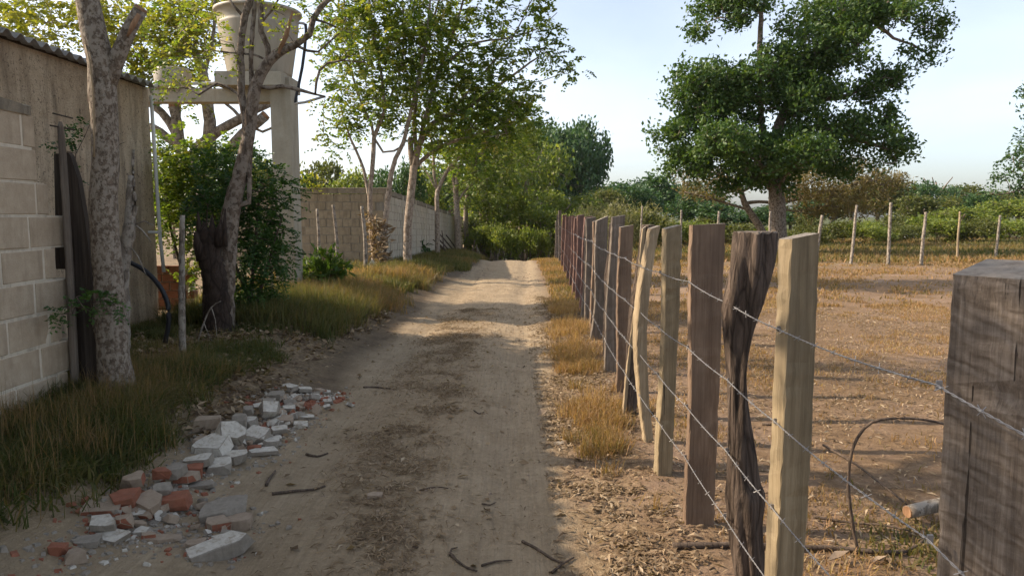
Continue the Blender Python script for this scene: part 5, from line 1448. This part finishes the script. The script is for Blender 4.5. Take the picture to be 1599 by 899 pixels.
RM = {'white': ('rb_grey', 'rb_white'), 'slab': ('rb_grey', 'rb_white'), 'grey': ('rb_grey', 'rb_grey'), 'tan': ('rb_tan', 'rb_tan'), 'red': ('rb_red', 'rb_red'), 'redside': ('rb_tan', 'rb_red')}
def rubble(px, py, wpx, hpx, kind, label, rz=0, tilt=(0, 0), lift=0, name='rubble_chunk', depth=.7, thin=None, group='rubble heap beside the track', seed=0):
    rg = np.random.default_rng(seed + int(px * 7 + py * 3))
    p = on_ground(px, py + hpx * .35); s = np.linalg.norm(p - [0, 0, EYE]) / FOC
    w = wpx * s * 1.05; h = (thin * s) if thin else hpx * s * .68; d = w * depth
    me = chunk_mesh(rg, w, d, h, kind)
    for m in RM[kind]: me.materials.append(M[m])
    o = tag(obj(name, me, None, None, (p[0], p[1], p[2] + h * .30 + lift)), label, 'rubble', group)
    o.rotation_euler = (tilt[0] + rg.uniform(-.08, .08), tilt[1] + rg.uniform(-.08, .08), rz + rg.uniform(-.2, .2))
    return o
R_ = [
 (322, 664, 36, 28, 'tan', 'brown cube-shaped lump at the top left of the rubble heap', 0, (0, 0), .02),
 (324, 690, 38, 24, 'tan', 'tan lump right under the brown cube-shaped one', .3, (0, 0), 0),
 (360, 682, 40, 48, 'slab', 'tall whitewashed slab leaning in the middle of the rubble heap', .35, (.75, .2), .05),
 (332, 702, 50, 22, 'slab', 'flat white slab left of the tall whitewashed one', .1, (.25, .05), .03),
 (365, 712, 46, 20, 'white', 'grey-sided slab in front of the tall whitewashed one', .1, (.1, 0), .01),
 (398, 682, 38, 24, 'slab', 'white tilted tile-like piece right of the tall slab', -.4, (.35, .15), .02),
 (392, 664, 24, 18, 'white', 'pale block behind the white tilted piece', .1, (.1, 0), .03),
 (374, 660, 26, 24, 'grey', 'grey lump behind the tall whitewashed slab', .2, (0, 0), .03),
 (388, 650, 14, 18, 'grey', 'small grey corner piece standing on the heap', .2, (.3, 0), .05),
 (312, 726, 36, 20, 'slab', 'white capped lump above the first red brick piece', .1, (.1, 0), .03),
 (344, 728, 34, 22, 'slab', 'brightest white flat lump left of the track edge', .2, (.2, 0), .01),
 (302, 735, 26, 24, 'red', 'red brick piece under the white capped lump', .3, (0, 0), .01),
 (420, 690, 32, 14, 'white', 'flat grey slab at the track side of the heap', .4, (.05, .1), .01),
 (410, 704, 44, 10, 'white', 'long thin slab sticking out towards the track', .6, (0, .1), .01),
 (397, 697, 20, 12, 'red', 'small orange brick bit under the thin slab', .2, (0, 0), 0),
 (424, 644, 30, 34, 'slab', 'white slab standing on edge in the upper heap', .5, (.7, .1), .03),
 (434, 622, 28, 18, 'grey', 'grey block at the back of the upper heap', .1, (.1, 0), .03),
 (444, 656, 26, 16, 'tan', 'tan flat lump in the middle of the upper heap', .4, (.1, 0), .01),
 (436, 672, 24, 14, 'white', 'white lump on the track side of the upper heap', .3, (.1, 0), .01),
 (470, 662, 22, 13, 'slab', 'white lump alone at the track edge of the upper heap', .2, (.1, 0), 0),
 (472, 649, 40, 9, 'white', 'long pale sliver lying towards the track', .15, (0, 0), .0),
 (476, 610, 26, 8, 'slab', 'thin white slab at the far tip of the heap', .2, (.1, .1), .02),
 (452, 606, 24, 10, 'slab', 'white slab among red bits at the far tip', -.5, (.2, .1), .02),
 (492, 620, 14, 10, 'slab', 'small square white tile at the far tip', .1, (.4, 0), .01),
 (506, 612, 18, 8, 'white', 'pale sliver farthest right at the tip of the heap', .1, (0, 0), 0),
 (408, 640, 26, 14, 'white', 'white rounded lump behind the standing slab', .1, (.1, 0), .02),
 (420, 632, 18, 16, 'grey', 'grey lump beside the grey block at the back', .1, (0, 0), .03),
 (404, 626, 20, 10, 'tan', 'flat tan bit at the left of the upper heap', .1, (0, 0), .0),
 (466, 632, 18, 12, 'redside', 'pinkish brick bit in the far rubble', .2, (0, 0), .01),
 (452, 640, 18, 14, 'slab', 'white cube-like bit in the far rubble', .2, (.2, 0), .02),
 (210, 765, 34, 22, 'redside', 'brick half with one orange face at the left of the near heap', .2, (.1, 0), .06),
 (196, 790, 40, 28, 'red', 'largest red brick lump of the near heap', .3, (.1, 0), .03),
 (256, 756, 26, 18, 'red', 'red piece behind the round grey stone', .1, (0, 0), .06),
 (273, 752, 30, 22, 'grey', 'round grey stone on top of the near heap', .2, (.1, 0), .06),
 (293, 752, 30, 16, 'redside', 'brick with a tan top at the right of the near heap', .1, (0, 0), .03),
 (252, 778, 26, 26, 'grey', 'grey upright stone in the middle of the near heap', .3, (.2, .1), .04),
 (275, 785, 36, 28, 'red', 'bright orange-red brick lump at the right of the near heap', .1, (.1, 0), .02),
 (236, 792, 38, 26, 'tan', 'tan angular block in front of the largest red lump', -.3, (.2, .1), .02),
 (162, 794, 46, 16, 'redside', 'orange brick bar lying in the grass edge', .1, (.1, 0), .01),
 (210, 802, 30, 14, 'white', 'pinkish flat slab before the tan angular block', .2, (.1, 0), .0),
 (258, 806, 18, 14, 'grey', 'greenish grey stone at the front of the near heap', .2, (.1, 0), .0),
 (218, 815, 18, 18, 'tan', 'tan round stone in the front of the near heap', .1, (0, 0), .0),
 (166, 822, 34, 22, 'white', 'white and brown slab upright at the left of the near heap', .2, (.3, 0), .02),
 (194, 818, 22, 26, 'redside', 'pinkish upright brick piece beside the white and brown slab', .2, (.2, 0), .02),
 (178, 839, 50, 14, 'slab', 'long white painted slab at the front of the near heap', -.05, (.2, 0), .0),
 (222, 828, 22, 12, 'slab', 'small white lump between two brick bits', .1, (.2, 0), .0),
 (232, 834, 18, 14, 'redside', 'little brick bit with an orange corner', .3, (.1, 0), .0),
 (254, 838, 46, 10, 'tan', 'long flat brown shard in front of the near heap', .15, (0, 0), .0),
 (92, 858, 20, 22, 'red', 'reddish stone at the grass edge in the lower left', .2, (0, 0), .0),
 (116, 866, 26, 24, 'tan', 'tan stone next to the reddish one in the lower left', .5, (0, 0), .0),
 (138, 845, 30, 12, 'grey', 'flat grey stone in the grass edge', .1, (0, 0), .0),
 (350, 795, 62, 26, 'grey', 'wedge-shaped grey lump at the head of the front row', .35, (.1, -.1), .01),
 (372, 812, 38, 24, 'tan', 'tan lump between the two largest front pieces', .3, (0, 0), .0),
 (340, 815, 32, 22, 'redside', 'pinkish layered stone beside the tan lump', .5, (.1, 0), .0),
 (346, 850, 88, 34, 'white', 'largest elongated whitish lump in front of all the rubble', .72, (.12, -.1), .01),
 (305, 848, 26, 14, 'tan', 'small brown stone left of the largest lump', .2, (0, 0), .0),
 (312, 758, 40, 10, 'grey', 'flat grey slab beside the brick with a tan top', .1, (0, 0), .0),
 (282, 735, 24, 8, 'grey', 'thin grey slab behind the round grey stone', .4, (.1, 0), .02),
 (586, 772, 22, 14, 'tan', 'single flat pale stone lying on the track', .1, (0, 0), -.01),
 (872, 690, 18, 8, 'grey', 'single pale stone at the right edge of the track', .1, (0, 0), -.01),
]
for i, r in enumerate(R_):
    px, py, w, h, k, lb, rz, tl, lf = r
    front = px > 300 and py > 780
    rubble(px, py, w, h, k, lb, rz, tl, lf, depth=.42 if w > 80 else (.5 if w / max(h, 1) > 3 else .8), seed=i, group=None if 'single' in lb else 'rubble heap beside the track')

# smaller broken pieces filling the strip
rg_ = np.random.default_rng(99)
FILL = {'white': 'small broken whitewashed piece filling the rubble strip', 'slab': 'small white plaster flake filling the rubble strip', 'grey': 'small grey mortar piece filling the rubble strip', 'tan': 'small tan mortar piece filling the rubble strip', 'red': 'small red brick piece filling the rubble strip', 'redside': 'small two-toned brick piece filling the rubble strip'}
for i in range(150):
    t_ = rg_.random()
    if t_ < .62: px = np.interp(t_ / .62, [0, .35, 1], [325, 390, 505]); py = np.interp(t_ / .62, [0, .35, 1], [722, 680, 612]); sx, sy, sz = 26, 12, rg_.uniform(8, 19)
    elif t_ < .92: px, py, sx, sy, sz = 228, 796, 38, 18, rg_.uniform(9, 22)
    else: px, py, sx, sy, sz = 345, 830, 26, 16, rg_.uniform(8, 18)
    near = t_ >= .62
    k = rg_.choice(['white', 'slab', 'grey', 'tan', 'red', 'redside'], p=[.2, .3, .2, .15, .05, .1] if not near else [.1, .1, .22, .24, .18, .16])
    where = 'in the far white strip of rubble' if t_ < .62 else ('in the near heap of bricks' if t_ < .92 else 'beside the largest elongated lump')
    rubble(px + rg_.normal(0, sx), py + rg_.normal(0, sy * .6) - 3, sz, sz * rg_.uniform(.45, .8), k, FILL[k].replace('filling the rubble strip', where), rg_.uniform(0, 3), (rg_.normal(0, .35), rg_.normal(0, .3)), rg_.uniform(-.005, .02), depth=rg_.uniform(.5, .9), seed=300 + i, group='small pieces of the rubble strip')

# crumbs between them, too many and too small to count
def crumbs(name, pts, s0, s1, mat, label):
    rg = np.random.default_rng(len(pts))
    n = len(pts)
    base = np.array([[-1, -1, -.6], [1, -.8, -.7], [.9, 1, -.6], [-1, .9, -.6], [-.6, -.7, .6], [.7, -.6, .5], [.6, .7, .7], [-.7, .6, .5]])
    S = (rg.uniform(0, 1, n) ** 2.2 * (s1 - s0) + s0)
    V = np.repeat(base[None], n, 0) * (1 + rg.uniform(-.3, .3, (n, 8, 3))) * (S[:, None, None] * rg.uniform(.6, 1.3, (n, 1, 3)))
    a = rg.uniform(0, 6.28, n); c, q = np.cos(a), np.sin(a)
    x = V[..., 0] * c[:, None] - V[..., 1] * q[:, None]; y = V[..., 0] * q[:, None] + V[..., 1] * c[:, None]
    V = np.stack([x, y, V[..., 2]], -1) + pts[:, None]
    F = np.array([[0, 3, 2, 1], [4, 5, 6, 7], [0, 1, 5, 4], [1, 2, 6, 5], [2, 3, 7, 6], [3, 0, 4, 7]])
    F = (F[None] + np.arange(n)[:, None, None] * 8).reshape(-1, 4)
    return tag(obj(name, np_mesh(name, V.reshape(-1, 3), F), mat), label, 'rubble', None, 'stuff')

def gpts(xy, dz=0):
    return np.concatenate([xy, (ground_z(xy[:, 0], xy[:, 1]) + dz)[:, None]], 1)
seeds = np.array([on_ground(r[0], r[1] + r[3] * .3)[:2] for r in R_ if 'single' not in r[5]])
def around(n, sd):
    k = rng.integers(0, len(seeds), n); return seeds[k] + rng.normal(0, sd, (n, 2))
crumbs('rubble_crumbs', gpts(around(2600, .10)), .003, .018, M['rb_grey'], 'small grey mortar crumbs between the rubble chunks')
crumbs('rubble_crumbs', gpts(around(260, .09)), .003, .018, M['rb_white'], 'small white plaster crumbs between the rubble chunks')
crumbs('rubble_crumbs', gpts(around(420, .10)), .003, .018, M['rb_red'], 'small red brick crumbs between the rubble chunks')
far = on_ground(478, 622)[:2] + rng.normal(0, 1, (260, 2)) @ np.array([[.12, .13], [-.05, .06]])
crumbs('rubble_crumbs', gpts(far), .006, .032, M['rb_white'], 'white plaster chips at the far tip of the rubble heap')
crumbs('rubble_crumbs', gpts(on_ground(465, 630)[:2] + rng.normal(0, 1, (220, 2)) @ np.array([[.13, .14], [-.05, .06]])), .008, .035, M['rb_red'], 'red brick chips at the far tip of the rubble heap')
n = 2600
xy = np.stack([rng.uniform(-2.6, 1.2, n), rng.uniform(2.4, 24, n)], 1)
crumbs('pebbles', gpts(xy, -.001), .002, .013, M['rb_tan'], 'pebbles and clods strewn over the track')
xy = np.stack([rng.normal(-.98, .2, 170), rng.normal(20, 1.6, 170)], 1)
crumbs('pale_gravel', gpts(xy), .008, .035, M['rb_tan'], 'pale gravel at the left edge of the track near the crest')
xy = np.stack([rng.normal(.2, .25, 90), rng.normal(18.5, 1.0, 90)], 1)
crumbs('pale_gravel', gpts(xy), .008, .03, M['rb_tan'], 'pale gravel in the middle of the track near the crest')

# ================================================================== GRASS AND LITTER
def blades(name, xy, h, w, tone, label, cat='grass', lean=.5, spread=.15, mat=None):
    n = len(xy); rg = np.random.default_rng(n)
    P = gpts(xy, -.005)
    h = h * rg.uniform(.45, 1.25, n); w = w * rg.uniform(.7, 1.3, n)
    a = rg.uniform(0, 6.28, n); ld = np.stack([np.cos(a), np.sin(a), np.zeros(n)], 1) * (h * np.abs(rg.normal(0, lean, n)))[:, None]
    b = rg.uniform(0, 6.28, n); sd = np.stack([np.cos(b), np.sin(b), np.zeros(n)], 1) * w[:, None]
    up = np.array([0, 0, 1.0])
    mid = P + ld * .35 + up * (h * .55)[:, None]
    tip = P + ld * 1.05 + up * (h * (1 - .3 * np.minimum(np.linalg.norm(ld, axis=1) / h, 1.2)))[:, None]
    V = np.stack([P - sd, P + sd, mid + sd * .75, mid - sd * .75, tip], 1).reshape(-1, 3)
    k = np.arange(n)[:, None] * 5
    R = np.clip(tone + rg.normal(0, spread, n), 0, 1)
    me = np_mesh(name, V, [k + np.array([[0, 1, 2, 3]]), k + np.array([[3, 2, 4]])], {'rnd': np.repeat(R, 5)})
    return tag(obj(name, me, mat or M['grass']), label, cat, None, 'stuff')

def scatter(n, x0, x1, y0, y1, dens, seed):
    rg = np.random.default_rng(seed)
    out = []
    c = 0
    while c < n:
        x = rg.uniform(x0, x1, n * 2); y = rg.uniform(y0, y1, n * 2)
        m = rg.random(n * 2) < dens(x, y)
        out.append(np.stack([x, y], 1)[m]); c += m.sum()
        if len(out) > 30: break
    return np.concatenate(out)[:n]

nz = lambda x, y, s, f=1.0: fbm(np.asarray(x) * f, np.asarray(y) * f, s, 3)
# left bank: tall mixed grass in front of the block wall
def d1(x, y): return sstep(.0, .35, -2.14 - x + (nz(x, y, 31, 2.5) - .5) * .7 - .12 * np.clip(y - 4.6, 0, 9)) * np.where(nz(x, y, 33, 3) > .36, 1, .3)
def tufts(n, per, x0, x1, y0, y1, dens, sd, seed):
    c = scatter(n, x0, x1, y0, y1, dens, seed); rg = np.random.default_rng(seed)
    k = np.repeat(c, rg.integers(per // 3, per, len(c)), 0)
    return k + rg.normal(0, sd, k.shape)
xy = tufts(950, 60, -3.3, -1.9, 2.2, 6.2, d1, .045, 1)
hh = .07 + .20 * nz(xy[:, 0], xy[:, 1], 37, 2.8)
blades('grass_tuft', xy, hh, .0030, np.clip(.19 + (nz(xy[:, 0], xy[:, 1], 35, 2.6) - .5) * 1.3, 0, 1), 'tall matted green and straw grass before the block wall', spread=.2, lean=.95)
xy = tufts(260, 30, -3.3, -1.9, 2.2, 6.2, d1, .06, 101)
blades('grass_stalk', xy, .27, .0016, np.full(len(xy), .55), 'thin straw stalks standing in the grass before the block wall', spread=.12, lean=.45)
xy = scatter(9000, -3.3, -1.9, 2.2, 6.2, d1, 102)
blades('broad_weeds', xy, .10, .008, np.clip(.16 + (nz(xy[:, 0], xy[:, 1], 38, 3) - .5) * .5, 0, 1), 'broad green weed blades low in the grass before the wall', spread=.1, lean=1.2)
# low weeds between tree and stump
def d2(x, y): return sstep(.1, .5, edge_l(y) - .55 - x + (nz(x, y, 41, 2) - .5) * 1.2) * np.where(nz(x, y, 43, 2.2) > .48, 1, .10)
xy = scatter(20000, -4.2, -1.9, 5.6, 9.5, d2, 2)
blades('weeds', xy, .11, .004, np.clip(.14 + (nz(xy[:, 0], xy[:, 1], 45, 2) - .5) * .5, 0, 1), 'low dark green weeds on the litter between tree and stump', lean=1.0)
def d3(x, y): return sstep(0, .4, edge_l(y) - .35 - x + (nz(x, y, 51, 1.7) - .5) * .9) * np.where(nz(x, y, 53, 2) > .4, 1, .25)
xy = scatter(24000, -4.0, -1.6, 8.2, 11.8, d3, 3)
blades('grass_tuft', xy, .30, .0042, np.clip(.16 + (nz(xy[:, 0], xy[:, 1], 55, 1.5) - .5) * .6 + .25 * sstep(9.8, 11.5, xy[:, 1]), 0, 1), 'green grass fringe at the foot of the leafy shrub', lean=.55)
xy = tufts(1100, 46, -4.6, -1.3, 10.8, 18.3, lambda x, y: sstep(0, .4, edge_l(y) - .22 - x + (nz(x, y, 61, 1.4) - .5) * .8) * np.where(nz(x, y, 62, 1.2) > .4, 1, .3), .07, 4)
blades('dry_grass', xy, .10 + .30 * nz(xy[:, 0], xy[:, 1], 64, 1.1), .0052, np.clip(.48 + (nz(xy[:, 0], xy[:, 1], 65, 1.1) - .5) * 1.2 - .2 * sstep(15, 18, xy[:, 1]), 0, 1), 'golden dry grass on the bank between column and track', lean=.7)
xy = scatter(18000, -3.2, -1.0, 17.5, 34, lambda x, y: sstep(0, .3, edge_l(y) - .1 - x + (nz(x, y, 71, 1) - .5) * .6), 5)
blades('grass_tuft', xy, .22, .010, np.clip(.28 + (nz(xy[:, 0], xy[:, 1], 75, .8) - .5) * .8, 0, 1), 'green and brown grass along the foot of the boundary wall', lean=.6)
# right verge under the fence: separate rusty tufts
def d6(x, y): return np.exp(-((x - edge_r(y) - .27) / .17) ** 2) * np.where(nz(x, y, 81, 1.1) > .47, 1, .12) * np.where(y < 4.6, .04, 1)
xy = tufts(420, 55, .4, 1.6, 2.6, 13, d6, .035, 6)
blades('dry_grass', xy, .125, .0026, np.clip(.74 + (nz(xy[:, 0], xy[:, 1], 85, 2) - .5) * .5, 0, 1), 'rusty dry grass tufts along the foot of the roadside fence', lean=.7)
xy = scatter(14000, .5, 2.2, 12, 32, lambda x, y: sstep(.0, .2, x - edge_r(y) - .02) * sstep(2.4, 1.2, x), 7)
blades('dry_grass', xy, .10, .007, np.clip(.60 + (nz(xy[:, 0], xy[:, 1], 86, .9) - .5) * .6, 0, 1), 'dry yellowish grass on the far right verge', lean=.7)
# pasture
def d8(x, y): return np.where(nz(x, y, 91, .9) * .6 + nz(x, y, 92, 3) * .4 > .5, 1, .06)
xy = scatter(60000, 1.0, 9, 2.5, 13, d8, 8)
blades('pasture_grass', xy, .055, .0035, np.clip(.72 + (nz(xy[:, 0], xy[:, 1], 95, 1) - .5) * .7, 0, 1), 'short dry grass patches on the near pasture', lean=1.1)
xy = scatter(60000, 1.4, 26, 12, 30, d8, 9)
blades('pasture_grass', xy, .08, .011, np.clip(.70 + (nz(xy[:, 0], xy[:, 1], 96, .5) - .5) * .8, 0, 1), 'short dry grass on the middle pasture', lean=1.0)
xy = scatter(42000, 2.0, 40, 23, 48, lambda x, y: np.where(nz(x, y, 97, .4) > .42, 1, .3), 10)
blades('pasture_grass', xy, .20, .026, np.clip(.34 + (nz(xy[:, 0], xy[:, 1], 98, .25) - .5) * .8, 0, 1), 'greener grass beyond the pasture stakes', lean=.8)
# green weeds by the fallen branch
c = on_ground(1440, 860)[:2]
xy = c + rng.normal(0, 1, (480, 2)) * [.17, .13]
blades('weeds', xy, .06, .005, np.full(480, .3), 'small green weeds beside the fallen branch behind the fence', lean=1.0)

def bits(name, xy, l, w, tone, label, cat='litter', lift=.012, tilt=.35, spread=.22):
    n = len(xy); rg = np.random.default_rng(n + 3)
    P = gpts(xy, 0) + np.array([0, 0, 1]) * (rg.uniform(.001, lift, n))[:, None]
    l = l * rg.uniform(.4, 1.5, n); w = w * rg.uniform(.6, 1.4, n)
    a = rg.uniform(0, 6.28, n)
    d = np.stack([np.cos(a), np.sin(a), rg.normal(0, tilt * .5, n)], 1); s = np.stack([-np.sin(a), np.cos(a), rg.normal(0, tilt, n)], 1)
    hump = np.array([0, 0, 1.0]) * (l * rg.uniform(0, .25, n))[:, None]
    V = np.stack([P - d * l[:, None] / 2, P + s * w[:, None] + hump, P + d * l[:, None] / 2, P - s * w[:, None] + hump], 1)
    R = np.clip(tone + rg.normal(0, spread, n), 0, 1)
    me = np_mesh(name, V.reshape(-1, 3), np.arange(n * 4).reshape(-1, 4), {'rnd': np.repeat(R, 4)})
    return tag(obj(name, me, M['litter']), label, cat, None, 'stuff')
# straw and leaf litter
xy = scatter(17000, -1.9, .2, 2.4, 12, lambda x, y: np.exp(-((x + .82 - .012 * y + (nz(x, y, 111, 1.5) - .5) * .6) / .27) ** 2) * np.where(nz(x, y, 112, 4) > .47, 1, .2), 11)
bits('straw_litter', xy, .055, .0028, .55, 'matted brown straw and leaf bits between the wheel tracks')
xy = scatter(5000, -1.7, .6, 2.4, 16, lambda x, y: np.where(nz(x, y, 115, 2) > .52, 1, .25), 12)
bits('straw_litter', xy, .035, .003, .4, 'scattered straw bits over the whole track')
xy = scatter(16000, .2, 1.3, 2.4, 14, lambda x, y: np.exp(-((x - edge_r(y) - .2) / .3) ** 2) * np.where(nz(x, y, 116, 3) > .45, 1, .2), 13)
bits('leaf_litter', xy, .05, .006, .52, 'dry leaves and straw along the right edge of the track')
xy = scatter(6500, -4.2, -1.7, 4.6, 11, lambda x, y: sstep(0, .3, edge_l(y) - .15 - x) * np.where(nz(x, y, 117, 2) > .45, 1, .3), 14)
bits('leaf_litter', xy, .065, .016, .42, 'dead leaves strewn over the left bank between tree and stump', lift=.05, tilt=.5, spread=.28)
xy = scatter(26000, 1.0, 8, 2.4, 12, lambda x, y: np.where(nz(x, y, 118, 1.4) > .45, 1, .25), 15)
bits('leaf_litter', xy, .05, .005, .6, 'dry stems and leaf bits on the near pasture', spread=.28)
xy = scatter(350, -1.6, .5, 2.6, 12, lambda x, y: np.ones_like(x), 16)
bits('dead_leaves', xy, .05, .016, .6, 'single dead leaves dropped on the track', lift=.02)

# ------------------------------------------------------------------ twigs and branches one can tell apart
def twig(label, pts, r, name='twig', cat='twig', lift=.008, mat=None, arch=0, group=None):
    P = []
    for i, p_ in enumerate(pts):
        q = on_ground(*p_[:2]); q[2] += lift + (p_[2] if len(p_) > 2 else 0); P.append(q)
    P = np.array(P); rr = np.linspace(r, r * .55, len(P))
    Q = resample(np.concatenate([P, rr[:, None]], 1), .03)
    mb = MB(); mb.tube(Q[:, :3], Q[:, 3], 7, True, .1)
    return single(name, mb, mat or M['twig'], P[0], label, cat, group, True)
GTW = 'twigs lying on the track'
twig('forked dark twig lying at the bottom of the track, long arm', [(816, 848), (838, 858), (862, 872), (878, 880)], .008, group=GTW)
twig('short dark twig crossing the end of the forked one', [(862, 896), (878, 882), (896, 872)], .007, group=GTW)
twig('bent twig at the bottom centre of the track', [(702, 868), (714, 878), (730, 888), (745, 893)], .007, group=GTW)
twig('curved twig tip beside the bent twig at the bottom', [(702, 870), (705, 862), (714, 860)], .006, group=GTW)
twig('thin twig lying right of the bent twig', [(752, 886), (775, 880), (800, 878)], .006, group=GTW)
twig('dark twig on the left wheel track beside the rubble', [(478, 712), (495, 715), (512, 709)], .009, group=GTW)
twig('long dark bark strip in the straw left of the track centre', [(425, 775), (455, 772), (490, 766), (508, 762)], .010, group=GTW)
twig('upright-lying dark twig below the white lumps', [(416, 760), (421, 748), (430, 735)], .010, group=GTW)
twig('twig on the track edge left of the straw, farther up', [(568, 608), (590, 606), (615, 609)], .009, group=GTW)
twig('small forked twig in the middle of the track', [(752, 790), (765, 792), (775, 788)], .005, group=GTW)
twig('thin twig half across the middle of the track', [(655, 768), (680, 764), (700, 766)], .005, group=GTW)
twig('short twig near the right wheel rut', [(740, 642), (748, 648), (756, 645)], .006, group=GTW)
# behind the fence
twig('long dark branch lying on the ground behind the near posts', [(1050, 858), (1150, 858), (1225, 858), (1300, 860), (1380, 866), (1420, 862), (1450, 845)], .016, 'fallen_branch', 'branch', .015)
twig('thin reddish stem lying behind the square tan post', [(1270, 812), (1330, 822), (1380, 828), (1420, 838)], .008, 'fallen_branch', 'branch', .02)
twig('slanting dry stem behind the square tan post', [(1285, 700), (1330, 728), (1370, 760), (1415, 795)], .008, 'fallen_branch', 'branch', .03)
twig('thin stem lying behind the wide board post', [(1190, 665), (1215, 668), (1245, 672)], .010, 'fallen_branch', 'branch', .012)
pb = on_ground(1340, 862); Yb = float(pb[1])
Q = resample(np.array([[*(pb), .008], [*at(1331, 815, Yb), .008], [*at(1325, 760, Yb), .0075], [*at(1330, 705, Yb), .007], [*at(1350, 668, Yb), .007], [*at(1375, 655, Yb), .0065], [*at(1420, 653, Yb), .006], [*at(1460, 658, Yb), .0055], [*at(1490, 668, Yb), .005]]), .03)
mb = MB(); mb.tube(Q[:, :3], Q[:, 3], 7, True, .06); single('hooped_vine', mb, M['twig'], pb, 'hooped brown vine springing from the fallen branch', 'vine', smooth=True)
pl = on_ground(1416, 822); lg = thing('cut_log', 'short cut branch with a pale sawn end beside the near post', 'log', pl)
A = pl + [0, 0, .07]; B = A + np.array([.36, .10, .03])
mb = MB(); Q = np.linspace(A, B, 10); mb.tube(Q, np.linspace(.032, .036, 10), 14, True, .08); part('bark', mb, M['bark_grey'], lg, True)
d_ = (A - B) / np.linalg.norm(A - B)
mb = MB(); mb.tube([A, A + d_ * .006], [.030, .028], 14, True, .03); part('sawn_end', mb, M['cutwood'], lg)
mb = MB(); mb.tube([B, B + [.25, .12, -.04], B + [.6, .2, -.1]], [.036, .036, .03], 12, True, .06); part('branch_end', mb, M['bark_grey'], lg, True)
for i, (px, py, lb) in enumerate(((1290, 880, 'curled dead leaf left behind the square tan post'), (1362, 884, 'pale upturned dead leaf under the barbed wire'), (838, 650, 'pale dead leaf at the right edge of the track'))):
    p_ = on_ground(px, py); V, R = leaves_simple(np.array([p_ + [0, 0, .01]]), np.array([[1., .2, .2]]), .1, .03, rng, np.array([.9]), .1)
    v = V[0]; c = v.mean(0)
    V = np.array([v[0], v[1] + [0, 0, .02], v[2] + [0, 0, .01], v[3] + [0, 0, .025], c - [0, 0, .004]]) 
    mb = MB(); mb.add(V, np.array([[0, 1, 4], [1, 2, 4], [2, 3, 4], [3, 0, 4]])); single('dead_leaf', mb, M['rb_tan'], p_, lb, 'leaf')
# ================================================================== HAZE
mb = MB(); mb.box((50, 200, 10), (430, 450, 30))
hz_ = tag(obj('haze', mb.mesh('haze')), 'thin bluish evening haze over the land', None, None, 'stuff')
hm = bpy.data.materials.new('haze'); hm.use_nodes = True; ht = hm.node_tree; ht.nodes.clear()
ho = ht.nodes.new('ShaderNodeOutputMaterial'); hv = ht.nodes.new('ShaderNodeVolumePrincipled')
hv.inputs['Color'].default_value = (.86, .92, 1, 1); hv.inputs['Density'].default_value = .00012; hv.inputs['Anisotropy'].default_value = .3
ht.links.new(hv.outputs[0], ho.inputs['Volume'])
hz_.data.materials.append(hm)
